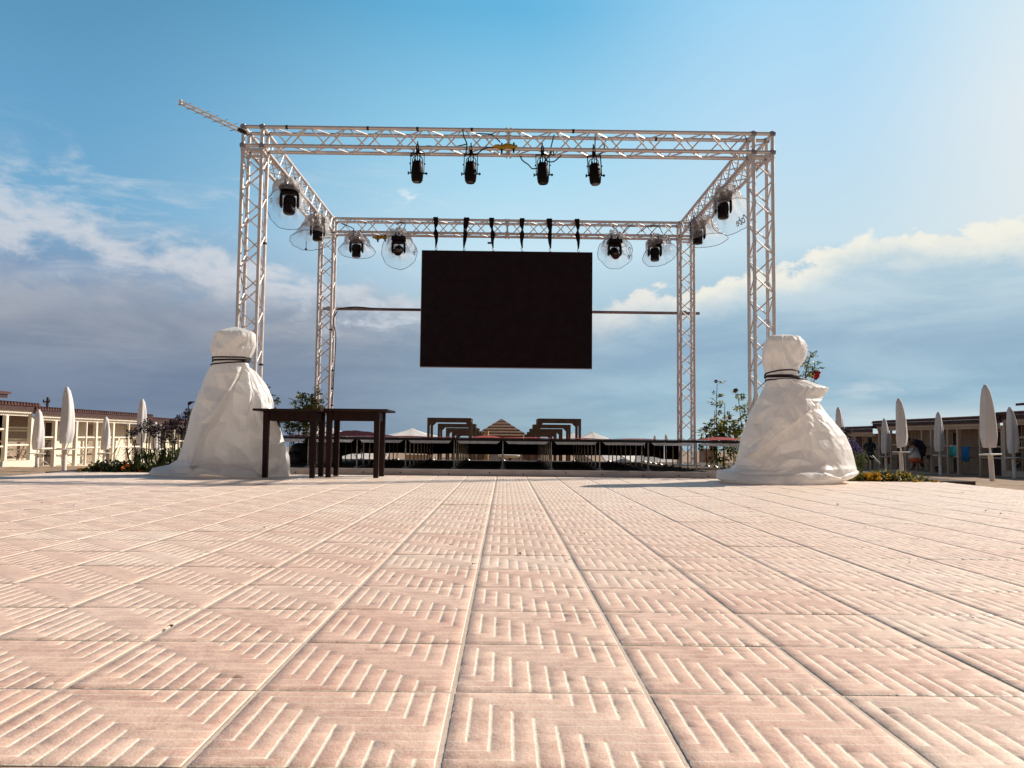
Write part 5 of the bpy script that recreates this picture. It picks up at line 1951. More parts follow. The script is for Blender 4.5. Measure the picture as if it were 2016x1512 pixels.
for (x0_, x1_, d, lab) in ((922, 954, 20, 'brown slatted screen left of the bright post under the stage'), (1028, 1058, 20.4, 'brown slatted screen right of the pale oval table')):
    a, b = P(x0_, 900, d), P(x1_, 900, d)
    sc_ = thing('slatted_screen', ((a.x + b.x) / 2, d, gz(d)), lab, 'fence', 'slatted screens behind the stage')
    n = 14
    for k in range(n):
        x = lerp(a.x, b.x, (k + .5) / n)
        MB().box2((x - .011, d - .01, gz(d) - .05), (x + .011, d + .01, 0.28)).build('slat', m_slat, sc_)
    MB().box2((a.x, d + .0105, 0.2), (b.x, d + .03, 0.25)).build('rail', m_slat, sc_)
d = 19.6
p = P(958, 900, d)
q = MB().tube((p.x, d, gz(d) - .1), (p.x, d, 0.6), 0.046, 14).build('timber_post', m_gold, smooth=True)
tag(q, 'bright round timber post seen under the middle of the stage', 'post')
d = 24
a, b = P(960, 900, d), P(1032, 900, d)
q = MB().box2((a.x, d, gz(d) - .1), (b.x, d + .15, 0.18)).build('low_wall', mat('grey_render', (0.36, 0.32, 0.31), 0.85, var=0.15), bevel=0.01)
tag(q, 'low grey rendered wall behind the pale oval table', 'wall')
d = 17.2
c = P(1004, 896.5, d)
ot = thing('oval_table', (c.x, d, gz(d)), 'pale oval table seen under the middle of the stage', 'table')
mb = MB().lathe([(0.10, -0.05), (0.24, -0.035), (0.27, -0.01), (0.27, 0.01), (0.0, 0.012)], 26, (0, 0, 0), caps=False)
mb.v = [Vector((c.x + v.x * 0.85 - 0.02, d + v.y * 0.9, c.z + v.z)) for v in mb.v]
mb.build('table_top', mat('pale_plastic', (0.66, 0.60, 0.48), 0.5), ot, smooth=True)
MB().tube((c.x, d, gz(d)), (c.x, d, c.z - .04), 0.03, 8).build('pedestal', m_slat, ot, smooth=True)
MB().lathe([(0.16, 0), (0.15, 0.02), (0.03, 0.04)], 14, (c.x, d, gz(d) - .005)).build('foot', m_slat, ot, smooth=True)
for s in (-1, 1):
    MB().path(spline([(c.x + s * 0.21, d, c.z - .03), (c.x + s * 0.16, d, c.z - .14), (c.x + s * .05, d, c.z - .22)], 5), 0.01, 5).build('bracket', m_slat, ot, smooth=True)
d = 19
a, b = P(1386, 900, d), P(1412, 900, d)
q = MB().box2((a.x, d, gz(d) - .05), (b.x, d + .5, P(1400, 884, d).z)).build('brown_crate', mat('crate_brown', (0.24, 0.15, 0.11), 0.85, var=0.2), bevel=0.02)
tag(q, 'plain brown crate standing between the rear right tower and the rose bush', 'crate')
# dark bags stored under the left end of the stage
m_bag = mat('dark_bag', (0.05, 0.04, 0.04), 0.6, var=0.3, bump=0.3, bscale=20)
for (px, py, d, r, lab) in ((592, 893, 13.0, 0.16, 'rounded dark grey bag stored under the left end of the stage'), (577, 912, 12.6, 0.10, 'small dark bundle on the ground under the left end of the stage')):
    c = P(px, py, d)
    mb = MB().lathe([(0.02, -1), (0.75, -0.92), (1.0, -0.5), (1.02, 0.1), (0.8, 0.7), (0.4, 0.98), (0.05, 1.02)], 20)
    sc = min(r, (0.385) / 2)
    mb.v = [Vector((c.x + v.x * r * 1.15, d + v.y * r, sc + v.z * sc)) + Vector((mnoise.noise(v * 2 + Vector((px, 0, 0))) * .04, 0, mnoise.noise(v * 3) * .006 + .004)) for v in mb.v]
    q = mb.build('storage_bag', m_bag, smooth=True)
    tag(q, lab, 'bag')

# ------------------------------------------------------------------ plants
m_leafg = mat('rose_leaf', (0.11, 0.14, 0.022), 0.5, scale=6, col2=(0.040, 0.060, 0.012), trans=0.4)
m_leafy = mat('rose_leaf_yellowing', (0.32, 0.29, 0.040), 0.5, scale=6, col2=(0.16, 0.18, 0.02), trans=0.4)
m_stem = mat('green_brown_stem', (0.060, 0.060, 0.030), 0.7, var=0.3)
m_agst = mat('agapanthus_stalk', (0.055, 0.062, 0.020), 0.6, var=0.3)
m_aghd = mat('agapanthus_purple', (0.035, 0.012, 0.035), 0.7, scale=20, col2=(0.020, 0.008, 0.012))
m_agvi = mat('agapanthus_violet', (0.11, 0.07, 0.24), 0.7, scale=20, col2=(0.05, 0.03, 0.12), trans=0.2)
m_lant = mat('bedding_leaf', (0.075, 0.090, 0.016), 0.6, scale=8, col2=(0.030, 0.042, 0.010), trans=0.3)
m_lanty = mat('bedding_leaf_olive', (0.26, 0.20, 0.025), 0.6, scale=8, col2=(0.10, 0.09, 0.014), trans=0.3)
m_orange = mat('orange_petal', (0.75, 0.25, 0.02), 0.7, var=0.2, scale=20)
m_yellow = mat('yellow_petal', (0.72, 0.42, 0.03), 0.7, var=0.2, scale=20)
m_red = mat('red_petal', (0.42, 0.012, 0.02), 0.6, var=0.3, scale=30)
RP = random.Random(21)


def rv(rnd, s=1.0):
    return Vector((rnd.uniform(-s, s), rnd.uniform(-s, s), rnd.uniform(-s, s)))


def umbel(c, r, rnd, n=70):
    mb = MB()
    for k in range(n):
        d = Vector((rnd.gauss(0, 1), rnd.gauss(0, 1), rnd.gauss(0.15, 0.8))).normalized()
        e = c + d * r * rnd.uniform(0.55, 1.0)
        mb.tube(c, e, 0.0022, 3, caps=False)
        for q in range(3):
            dd = (d + rv(rnd, 0.9)).normalized()
            mb.leaf(e, dd, rv(rnd), r * 0.42, r * 0.16, 0.2)
    return mb


def agapanthus(spots, d, lab, grp, seed, head_mat, base_px, base_py=921, lean=True):
    """spots: list of (px, py, radius px) of the flower heads"""
    rnd = random.Random(seed)
    b0 = P(base_px, base_py, d)
    t_ = thing('agapanthus', (b0.x, d, b0.z), lab, 'flowering plant', grp)
    for (px, py, rp) in spots:
        dd = d + rnd.uniform(-0.25, 0.25)
        top = P(px, py, dd)
        bx = P(lerp(px, base_px, 0.55) + rnd.uniform(-4, 4), base_py, dd)
        bx.z = b0.z - 0.03
        mid = lerp(bx, top, 0.5) + Vector((rnd.uniform(-.03, .03), rnd.uniform(-.03, .03), 0))
        pts = spline([bx, mid, top], 6)
        st = MB().path(pts, [lerp(0.0085, 0.0055, k / (len(pts) - 1)) for k in range(len(pts))], 6).build('stalk', m_agst, t_, smooth=True)
        umbel(top, rp * dd / 1630, rnd, 46).build('flower_head', head_mat, st, normals=False)
    fl = MB()
    for k in range(26):
        a = rnd.uniform(0, 6.28)
        p = Vector((b0.x + rnd.uniform(-.16, .16), d + rnd.uniform(-.16, .16), b0.z - .02))
        L = rnd.uniform(.22, .45)
        o = Vector((math.cos(a), math.sin(a), 0))
        pts = [p, p + o * L * .25 + Vector((0, 0, L * .6)), p + o * L * .65 + Vector((0, 0, L * .62)), p + o * L * .95 + Vector((0, 0, L * .35))]
        sd = o.cross(Vector((0, 0, 1))) * 0.011
        vs = []
        for i, q in enumerate(pts):
            w = (1, 1, .8, .1)[i]
            vs += [q - sd * w, q + sd * w]
        fl.add(vs, [(0, 1, 3, 2), (2, 3, 5, 4), (4, 5, 7, 6)])
    fl.build('strap_leaves', m_lant, t_, normals=False)


GA = 'purple agapanthus behind the left tarpaulin bundle'
agapanthus([(258, 854, 11), (278, 844, 10), (290, 833, 9), (296, 850, 10)], 10.3, 'agapanthus with a leaning stalk, leftmost of the purple clump', GA, 1, m_aghd, 285)
agapanthus([(302, 842, 11), (312, 852, 11), (322, 848, 12), (318, 868, 8), (330, 842, 11)], 10.5, 'densest purple agapanthus in the middle of the left clump', GA, 2, m_aghd, 318)
agapanthus([(338, 836, 12), (346, 842, 12), (352, 828, 10), (333, 858, 9), (362, 846, 12), (342, 870, 8)], 10.2, 'agapanthus with many straight stalks nearest the left bundle', GA, 3, m_aghd, 345)
agapanthus([(366, 822, 10), (372, 812, 9), (370, 835, 11), (380, 845, 10), (358, 852, 9)], 10.6, 'tallest purple agapanthus, partly behind the left bundle', GA, 4, m_aghd, 372)
# one drooping dark bud high above the clump
b0 = P(374, 915, 10.4)
bt_ = thing('agapanthus', (b0.x, 10.4, b0.z), 'single tall stem with a drooping dark bud against the sky', 'flowering plant', GA)
pts = spline([P(372, 918, 10.4), P(374, 860, 10.4), P(371.5, 812, 10.4), P(371, 798, 10.4)], 6)
st = MB().path(pts, 0.007, 6).build('stalk', m_agst, bt_, smooth=True)
MB().path(spline([P(371, 799, 10.4), P(373, 794, 10.4), P(378, 792, 10.4), P(384, 791, 10.4)], 4), [0.004, .008, .016, .022, .024, .022, .02, .016, .013, .010, .008, .006, .004], 6).build('bud', m_aghd, st, smooth=True)
GV = 'violet agapanthus behind the right tarpaulin bundle'
agapanthus([(1655, 850, 12), (1662, 862, 11), (1668, 850, 8)], 10.4, 'brownish purple agapanthus just right of the right bundle', GV, 5, m_aghd, 1655, 928)
agapanthus([(1676, 878, 13), (1684, 884, 11), (1672, 890, 11)], 10.2, 'bright violet agapanthus low beside the right bundle', GV, 6, m_agvi, 1668, 928)


def flower(c, r, m, rnd, par, name='bloom'):
    mb = MB()
    for k in range(34):
        d = Vector((rnd.gauss(0, 1), rnd.gauss(-.3, 1), rnd.gauss(.1, 1))).normalized()
        sd = d.orthogonal().normalized()
        q = c + d * r * 0.25
        mb.leaf(q, d + Matrix.Rotation(rnd.uniform(0, 6.28), 3, d) @ sd * .8, d, r * rnd.uniform(.5, .8), r * .6, .4)
    return mb.build(name, m, par, normals=False)


def rose_leaves(mb, p, d, rnd, L):
    """a sprig of five leaflets"""
    d = d.normalized()
    s = d.orthogonal().normalized()
    s = (Matrix.Rotation(rnd.uniform(0, 6.28), 3, d) @ s)
    mb.tube(p, p + d * L, 0.0025, 3, caps=False)
    for f, sg in ((0.5, 1), (0.5, -1), (0.85, 1), (0.85, -1)):
        mb.leaf(p + d * L * f, d * 0.5 + s * sg, Vector((0, 0, 1)) + rv(rnd, .6), L * rnd.uniform(.42, .6), L * .34, .2)
    mb.leaf(p + d * L, d + Vector((0, 0, -.3)), Vector((0, 0, 1)) + rv(rnd, .6), L * .62, L * .38, .2)


def rose(stems, clumps, d, lab, seed, blooms=(), grp='rose bushes', ls=1.0):
    """stems: lists of px points bottom to top; clumps: (px, py, r px, n sprigs)"""
    rnd = random.Random(seed)
    b0 = P(stems[0][0][0], stems[0][0][1], d)
    t_ = thing('rose_bush', (b0.x, d, b0.z), lab, 'rose bush', grp)
    lg, ly = MB(), MB()
    for st in stems:
        dd = d + rnd.uniform(-.15, .15)
        pts = spline([P(x, y, dd) for x, y in st], 6)
        MB().path(pts, [lerp(0.009, 0.004, k / (len(pts) - 1)) for k in range(len(pts))], 6).build('stem', m_stem, t_, smooth=True)
        n = len(pts)
        for k in range(n // 3, n):
            for _ in range(2):
                if rnd.random() < (0.8 if ls == 1 else .5 if ls > 1 else .3):
                    a = rnd.uniform(0, 6.28)
                    o = Vector((math.cos(a), math.sin(a) * .7, rnd.uniform(-.1, .7)))
                    rose_leaves(ly if rnd.random() < .5 else lg, pts[k], o, rnd, rnd.uniform(.06, .11) * ls)
    for (px, py, rp, n) in clumps:
        c = P(px, py, d)
        r = rp * d / 1630
        for k in range(n):
            o = Vector((rnd.gauss(0, .5), rnd.gauss(0, .5), rnd.gauss(0, .5)))
            if o.length > 1.15:
                o *= 1.15 / o.length
            rose_leaves(lg if rnd.random() < (.68 if ls <= 1 else .45) else ly, c + o * r, (o + rv(rnd, .8)), rnd, rnd.uniform(.07, .12) * ls)
    lg.build('foliage', m_leafg, t_, normals=False)
    ly.build('foliage', m_leafy, t_, normals=False)
    for (px, py, rp, m) in blooms:
        flower(P(px, py, d - .02), rp * d / 1630 * 1.6, m, rnd, t_)


m_bud = mat('dried_bud', (0.16, 0.06, 0.05), 0.7)
rose([[(1412, 918), (1411, 860), (1410, 800), (1412, 757)], [(1424, 918), (1426, 850), (1427, 795)], [(1408, 918), (1407, 860), (1407, 808)], [(1466, 918), (1460, 840), (1455, 795), (1452, 774)],
      [(1462, 910), (1466, 850), (1472, 812), (1475, 800)], [(1392, 915), (1391, 870), (1389, 848)]],
     [(1434, 850, 14, 46), (1418, 850, 16, 18), (1403, 852, 13, 9), (1456, 838, 14, 9), (1462, 856, 12, 10), (1447, 848, 14, 14), (1438, 885, 22, 46), (1422, 890, 16, 22), (1408, 895, 10, 8), (1458, 890, 14, 18)],
     12.9, 'tall leggy rose bush with yellow green leaves left of the right bundle', 31, [(1410, 751, 3, m_bud), (1448, 769, 4, m_bud), (1436, 822, 4, m_red)], ls=1.18)
rose([[(1590, 900), (1588, 800), (1586, 740), (1594, 705), (1597, 697)], [(1585, 900), (1583, 760), (1590, 740), (1603, 725), (1604, 712)], [(1592, 880), (1596, 775), (1601, 755), (1606, 742)]],
     [(1585, 735, 8, 6), (1603, 722, 6, 5), (1596, 752, 7, 5), (1598, 702, 6, 4), (1578, 716, 5, 3)],
     10.2, 'rose stems with one red bloom rising behind the right bundle', 32, [(1605.5, 738, 8, m_red), (1577, 717, 4, m_bud)], ls=.62)
rose([[(598, 880), (597, 830), (596, 795), (595, 782)], [(588, 880), (590, 820), (606, 792), (608, 783)], [(575, 880), (570, 845), (566, 832)], [(622, 880), (621, 820), (620, 790), (619, 770)], [(640, 870), (630, 820), (626, 785)]],
     [(594, 797, 14, 22), (583, 800, 10, 12), (618, 800, 10, 18), (598, 838, 22, 90), (606, 828, 18, 60), (624, 815, 12, 26), (552, 850, 9, 14), (549, 838, 7, 8)],
     13.4, 'dark leafy rose bush behind the two wooden tables', 33, [])
rose([[(528, 870), (529, 800), (530, 770)], [(536, 870), (536, 800), (537, 790)]], [(529, 775, 4, 4), (536, 793, 5, 5)], 12.4, 'thin rose stems peeping out behind the left bundle', 34, [])


def bed_plant(cx, d, wpx, h, lab, grp, seed, n, yel, fl_mat, n_fl, zb_):
    rnd = random.Random(seed)
    c = P(cx, 930, d)
    r = wpx * d / 1630
    h *= 1.0
    t_ = thing('bedding_plant', (c.x, d, zb_), lab, 'bedding plant', grp)
    stems = MB()
    lg, ly = MB(), MB()
    tips = []
    ns = 40
    for k in range(ns):
        a = rnd.uniform(0, 6.28)
        q = math.sqrt(rnd.random())
        x, y = c.x + math.cos(a) * r * q, d + math.sin(a) * min(r, .45) * q
        hh = h * (1 - .45 * q * q) * rnd.uniform(.55, 1.15)
        b = Vector((lerp(c.x, x, .6), lerp(d, y, .6), zb_ - .02))
        e = Vector((x, y, zb_ + hh))
        stems.tube(b, e, .004, 4, caps=False)
        tips.append(e)
        for j in range(n):
            f = rnd.uniform(.2, 1.05)
            p = lerp(b, e, f) + rv(rnd, .03)
            o = rv(rnd) + Vector((0, 0, .5))
            (ly if rnd.random() < yel else lg).leaf(p, o, Vector((0, 0, 1)) + rv(rnd, .8), rnd.uniform(.03, .055), rnd.uniform(.022, .034), .25)
    stems.build('stems', m_stem, t_)
    lg.build('foliage', m_lant, t_, normals=False)
    ly.build('foliage', m_lanty, t_, normals=False)
    for k in range(n_fl):
        p = rnd.choice(tips) + Vector((rnd.uniform(-.04, .04), -rnd.uniform(.02, .10), rnd.uniform(-.03, .03)))
        mb = MB()
        for q in range(16):
            dd = Vector((rnd.gauss(0, 1), rnd.gauss(-.3, 1), rnd.gauss(.5, .7))).normalized()
            mb.leaf(p, dd, rv(rnd), rnd.uniform(.024, .042), .03, .3)
        mb.build('flower_head', fl_mat, t_, normals=False)


GL = 'orange flowered bedding plants by the left bundle'
zbl = -0.10
for i, (cx, d, w, h, nf, lab) in enumerate(((172, 9.75, 22, .10, 4, 'low trailing bedding plant, farthest left with few flowers'), (205, 9.9, 30, .20, 8, 'bedding plant with a taller sprig in front of the small umbrella'),
                                           (238, 9.8, 30, .20, 9, 'bushy orange flowered plant left of the agapanthus stalks'), (272, 9.9, 28, .18, 10, 'orange flowered plant under the leaning agapanthus'),
                                           (306, 9.85, 28, .17, 8, 'orange flowered plant touching the hem of the left bundle'))):
    bed_plant(cx, d, w, h, lab, GL, 50 + i, 34, .22, m_orange, max(2, nf - 4), zbl)
GR_ = 'yellow flowered bedding plants by the right bundle'
for i, (cx, d, w, h, nf, lab) in enumerate(((1682, 9.25, 26, .13, 8, 'yellow flowered plant touching the right bundle'), (1722, 9.3, 30, .19, 14, 'tallest yellow flowered plant below the dark dressed person'),
                                           (1765, 9.3, 30, .17, 10, 'yellow flowered plant in front of an umbrella post'), (1803, 9.25, 26, .13, 8, 'yellow flowered plant below the seated person'),
                                           (1832, 9.2, 18, .07, 5, 'low sparse bedding plant at the right end of the bed'))):
    bed_plant(cx, d, w, h, lab, GR_, 60 + i, 34, .62, m_yellow, nf, -0.09)

# dry leaves and scraps on the tiles
m_dry = mat('dry_leaf', (0.060, 0.030, 0.020), 0.8, var=0.4)
rnd = random.Random(5)
spots = [(936, 1113), (1022, 1092), (1150, 1052), (1164, 1069), (885, 1075), (1120, 1104), (914, 1009), (1001, 955), (533, 1043), (520, 1041), (146, 996), (83, 991), (1136, 1079), (1146, 998), (1365, 1016),
         (1473, 1002), (1651, 995), (1897, 971), (1971, 1013), (1940, 1007), (1552, 970), (1916, 1220), (1790, 1110), (337, 1238), (888, 950), (820, 1009), (1240, 1000), (1705, 1040)]
for i, (px, py) in enumerate(spots):
    p = G(px, py, 0.002)
    mb = MB()
    a = rnd.uniform(0, 6.28)
    s = rnd.uniform(.010, .020) if py > 1000 else rnd.uniform(.014, .026)
    mb.leaf(Vector((0, 0, .003)), Vector((math.cos(a), math.sin(a), .1)), Vector((0, 0, 1)), s, s * .6, .5)
    mb.leaf(Vector((0, 0, .004)), Vector((math.cos(a + 2), math.sin(a + 2), .2)), Vector((0, 0, 1)), s * .6, s * .4, .5)
    mb.v = [v + p for v in mb.v]
    q = mb.build('dry_leaf', m_dry, normals=False)
    tag(q, 'small dry brown leaf lying loose on the terrace tiles', 'leaf', 'dry leaves scattered on the tiles')

# ------------------------------------------------------------------ people by the right hand cabins
m_skin = mat('skin_tan', (0.30, 0.155, 0.10), 0.55, var=0.1)
m_skin2 = mat('skin_dark_tan', (0.17, 0.085, 0.055), 0.55, var=0.1)
m_hair = mat('dark_hair', (0.016, 0.010, 0.008), 0.6, var=0.3)
m_hairb = mat('brown_hair', (0.09, 0.035, 0.018), 0.6, var=0.3)
m_navy = mat('dark_slate_cloth', (0.018, 0.026, 0.036), 0.85, var=0.2)
m_blue = mat('dark_blue_cloth', (0.015, 0.017, 0.045), 0.85, var=0.2)
m_trou = mat('dark_brown_cloth', (0.040, 0.020, 0.018), 0.85, var=0.2)
m_yelc = mat('dull_yellow_cloth', (0.30, 0.24, 0.06), 0.85, var=0.2)
m_grey = mat('grey_cap', (0.22, 0.19, 0.17), 0.8)


def skin_mesh(nodes, edges, sub=1):
    """nodes: name -> (pos, radius)"""
    names = list(nodes)
    me = bpy.data.meshes.new('tmp_skin')
    me.from_pydata([tuple(nodes[n][0]) for n in names], [(names.index(a), names.index(b)) for a, b in edges], [])
    o = bpy.data.objects.new('tmp_skin', me)
    COL.objects.link(o)
    md = o.modifiers.new('skin', 'SKIN')
    md.use_smooth_shade = True
    for i, n in enumerate(names):
        r = nodes[n][1]
        rx, ry = r if isinstance(r, tuple) else (r, r)
        me.skin_vertices[0].data[i].radius = (rx, ry)
    me.skin_vertices[0].data[0].use_root = True
    s = o.modifiers.new('sub', 'SUBSURF')
    s.levels = sub
    s.render_levels = sub
    dg = bpy.context.evaluated_depsgraph_get()
    m2 = bpy.data.meshes.new_from_object(o.evaluated_get(dg))
    vs = [v.co.copy() for v in m2.vertices]
    fs = [tuple(p.vertices) for p in m2.polygons]
    bpy.data.objects.remove(o)
    bpy.data.meshes.remove(me)
    bpy.data.meshes.remove(m2)
    return vs, fs


def person(loc, rz, J, lab, skin, clothes, hair, scale=1.0):
    """J: joint positions in metres (x right, y forward). clothes: list of (name, material, nodes, edges)"""
    r = thing('person', loc, lab, 'person', 'people by the right hand cabins', rz)
    ORG[r.name] = Vector((0, 0, 0))
    nodes = {'pelvis': (J['pelvis'], .13), 'waist': (J['waist'], .12), 'chest': (J['chest'], .14), 'neck': (J['neck'], .055), 'chin': (J['chin'], .062), 'head': (J['head'], .092), 'crown': (J['crown'], .070)}
    edges = [('pelvis', 'waist'), ('waist', 'chest'), ('chest', 'neck'), ('neck', 'chin'), ('chin', 'head'), ('head', 'crown')]
    fwd = Vector(J.get('face', (0, 1, 0))).normalized()
    for s in 'LR':
        for n, rr, par in (('sho', .062, 'chest'), ('elb', .042, 'sho'), ('wri', .028, 'elb'), ('palm', .030, 'wri'), ('hip', .095, 'pelvis'), ('kne', .06, 'hip'), ('ank', .038, 'kne'), ('toe', .034, 'ank')):
            nodes[n + s] = (J[n + s], rr)
            edges.append((par if par in ('chest', 'pelvis') else par + s, n + s))
        w, p = Vector(J['wri' + s]), Vector(J['palm' + s])
        d = (p - w).normalized()
        sd = d.cross(Vector((0, 0, 1)))
        sd = sd.normalized() if sd.length > .1 else Vector((0, 1, 0))
        for k, (o_, L) in enumerate(((-.027, .062), (-.009, .075), (.009, .07), (.027, .055))):
            a = p + sd * o_ + d * .035
            b = a + d * L * .55
            c = b + d * L * .45 + Vector((0, 0, -.01))
            nodes['f%d%s' % (k, s)] = (a, .010)
            nodes['g%d%s' % (k, s)] = (b, .009)
            nodes['h%d%s' % (k, s)] = (c, .008)
            edges += [('palm' + s, 'f%d%s' % (k, s)), ('f%d%s' % (k, s), 'g%d%s' % (k, s)), ('g%d%s' % (k, s), 'h%d%s' % (k, s))]
        a = p + sd * -.04
        nodes['t' + s] = (a, .011)
        nodes['u' + s] = (a + d * .035 - sd * .018, .009)
        edges += [('palm' + s, 't' + s), ('t' + s, 'u' + s)]
    # nose and ears
    hd = Vector(J['head'])
    nodes['nose'] = (hd + fwd * .105 + Vector((0, 0, -.02)), .012)
    edges.append(('head', 'nose'))
    vs, fs = skin_mesh(nodes, edges, 1)
    vs = [v * scale for v in vs]
    body = MB().add(vs, fs).build('body', skin, r, smooth=True)
    rt = fwd.cross(Vector((0, 0, 1)))
    rt = rt.normalized() if rt.length > .1 else Vector((1, 0, 0))
    for s in (-1, 1):
        MB().lathe([(.004, -.03), (.017, -.015), (.020, .008), (.006, .03)], 8, (hd + rt * s * .094) * scale, fwd * .2 + Vector((0, 0, 1))).build('ear', skin, r, smooth=True)
        MB().lathe([(.002, -.008), (.011, -.004), (.012, .004), (.002, .009)], 8, (hd + rt * s * .034 + fwd * .083 + Vector((0, 0, .012))) * scale, fwd).build('eye', m_hair, r, smooth=True)
    MB().box((hd + fwd * .088 + Vector((0, 0, -.055))) * scale, (.035 * scale, .03 * scale, .009 * scale)).build('mouth', mat('lips', (0.25, .08, .07), .5), r)
    for (name, m, nd, ed) in clothes:
        vs, fs = skin_mesh(nd, ed, 1)
        MB().add([v * scale for v in vs], fs).build(name, m, r, smooth=True)
    for (name, m, pts) in hair:
        mb = MB()
        for (c, rad, sq) in pts:
            n0 = len(mb.v)
            mb.lathe([(0.01, -1), (.5, -.85), (.88, -.45), (1, 0), (.88, .45), (.5, .85), (.01, 1)], 12)
            for i in range(n0, len(mb.v)):
                v = mb.v[i]
                w = Vector((v.x * rad * sq[0], v.y * rad * sq[1], v.z * rad * sq[2]))
                w *= 1 + .10 * mnoise.noise(w * 30)
                mb.v[i] = (Vector(c) + w) * scale
        mb.build(name, m, r, smooth=True)
    return r


# 1: standing, back turned, dark knee length dress; faces the cabins (+x)
d1 = 43.5
top1, bot1 = P(1712, 862, d1), P(1712, 925, d1)
zg = max(gz(d1), bot1.z)
sc1 = (top1.z - zg) / 1.70
J = dict(pelvis=(0, 0, .93), waist=(0, .01, 1.10), chest=(0, 0, 1.32), neck=(0, .02, 1.47), chin=(0, .05, 1.53), head=(0, .05, 1.60), crown=(0, .03, 1.66),
         shoL=(-.19, 0, 1.38), elbL=(-.27, .04, 1.12), wriL=(-.17, .24, 1.06), palmL=(-.12, .31, 1.08), shoR=(.19, 0, 1.38), elbR=(.27, .04, 1.12), wriR=(.17, .24, 1.06), palmR=(.12, .31, 1.08),
         hipL=(-.10, 0, .88), kneL=(-.10, .02, .48), ankL=(-.11, 0, .07), toeL=(-.12, .14, .035), hipR=(.10, 0, .88), kneR=(.10, .01, .48), ankR=(.10, -.02, .07), toeR=(.12, .12, .035))
dress = ({'a': ((0, 0, 1.12), (.20, .16)), 'b': ((0, 0, 1.34), (.21, .14)), 'n': ((0, .01, 1.44), (.09, .08)), 'c': ((0, 0, .85), (.25, .19)), 'd': ((0, 0, .60), (.25, .19)), 'e': ((0, 0, .50), (.23, .18)),
          'sl': ((-.20, 0, 1.37), .09), 'el': ((-.28, .035, 1.14), .085), 'sr': ((.20, 0, 1.37), .09), 'er': ((.28, .035, 1.14), .085)},
         [('a', 'b'), ('b', 'n'), ('a', 'c'), ('c', 'd'), ('d', 'e'), ('b', 'sl'), ('sl', 'el'), ('b', 'sr'), ('sr', 'er')])
person(Vector((top1.x, d1, zg)), R(-12), J, 'person standing with back turned in a dark short sleeved knee length dress', m_skin2, [('dress', m_navy) + dress],
       [('hair', m_hair, [((0, .02, 1.63), .118, (1, 1, 1.05)), ((0, -.02, 1.555), .115, (1, .9, 1.0)), ((.05, -.04, 1.53), .07, (1, .8, 1))])], sc1)

# 2: adult bending forward to the left
d2 = 38.6
a2, b2 = P(1803, 858, d2), P(1812, 927, d2)
zg = max(gz(d2), b2.z)
sc2 = (a2.z - zg) / 1.46
J = dict(pelvis=(.16, 0, .86), waist=(.10, 0, 1.02), chest=(-.10, 0, 1.23), neck=(-.25, 0, 1.29), chin=(-.33, 0, 1.26), head=(-.38, 0, 1.31), crown=(-.41, 0, 1.38), face=(-.85, 0, -.5),
         shoL=(-.12, -.17, 1.22), elbL=(-.26, -.2, .98), wriL=(-.38, -.18, .80), palmL=(-.44, -.17, .75), shoR=(-.12, .17, 1.22), elbR=(-.26, .2, .98), wriR=(-.38, .18, .80), palmR=(-.44, .17, .75),
         hipL=(.15, -.10, .82), kneL=(.10, -.11, .46), ankL=(.20, -.11, .07), toeL=(.07, -.12, .035), hipR=(.15, .10, .82), kneR=(.02, .11, .46), ankR=(-.12, .11, .07), toeR=(-.25, .12, .035))
shirt = ({'a': ((.10, 0, 1.02), (.17, .20)), 'b': ((-.09, 0, 1.22), (.18, .21)), 'n': ((-.20, 0, 1.28), (.09, .09)), 'p': ((.17, 0, .90), (.17, .20)), 'sl': ((-.12, -.18, 1.21), .09), 'el': ((-.21, -.2, 1.04), .075), 'sr': ((-.12, .18, 1.21), .09), 'er': ((-.21, .2, 1.04), .075)},
         [('a', 'b'), ('b', 'n'), ('a', 'p'), ('b', 'sl'), ('sl', 'el'), ('b', 'sr'), ('sr', 'er')])
trou = ({'p': ((.16, 0, .86), (.16, .19)), 'hl': ((.15, -.10, .80), .12), 'kl': ((.10, -.11, .46), .09), 'al': ((.20, -.11, .14), .07), 'hr': ((.15, .10, .80), .12), 'kr': ((.02, .11, .46), .09), 'ar': ((-.11, .11, .14), .07)},
        [('p', 'hl'), ('hl', 'kl'), ('kl', 'al'), ('p', 'hr'), ('hr', 'kr'), ('kr', 'ar')])
person(Vector((a2.x + .02, d2, zg)), 0, J, 'person in a dark blue top and grey cap bending over the towel wrapped person', m_skin2, [('shirt', m_blue) + shirt, ('trousers', m_trou) + trou],
       [('hair', m_hair, [((-.37, 0, 1.34), .108, (1, 1, .95))]), ('cap', m_grey, [((-.385, 0, 1.375), .112, (1, 1, .62))])], sc2)

# 3: wrapped in a bright beach towel, leaning forward, hair tied back
d3 = 37.4
a3, b3 = P(1790, 868, d3), P(1796, 927.5, d3)
zg = max(gz(d3), b3.z)
sc3 = (a3.z - zg) / 1.32
J = dict(pelvis=(.12, 0, .70), waist=(.08, 0, .84), chest=(0, 0, 1.00), neck=(-.07, 0, 1.12), chin=(-.11, 0, 1.15), head=(-.12, 0, 1.21), crown=(-.12, 0, 1.27), face=(-1, -.1, -.2),
         shoL=(0, -.15, 1.03), elbL=(-.08, -.18, .84), wriL=(-.18, -.10, .74), palmL=(-.23, -.06, .72), shoR=(0, .15, 1.03), elbR=(-.08, .18, .84), wriR=(-.18, .10, .74), palmR=(-.23, .06, .72),
         hipL=(.12, -.09, .68), kneL=(.10, -.09, .38), ankL=(.20, -.09, .07), toeL=(.08, -.10, .035), hipR=(.12, .09, .68), kneR=(.02, .09, .38), ankR=(-.05, .09, .07), toeR=(-.17, .10, .035))


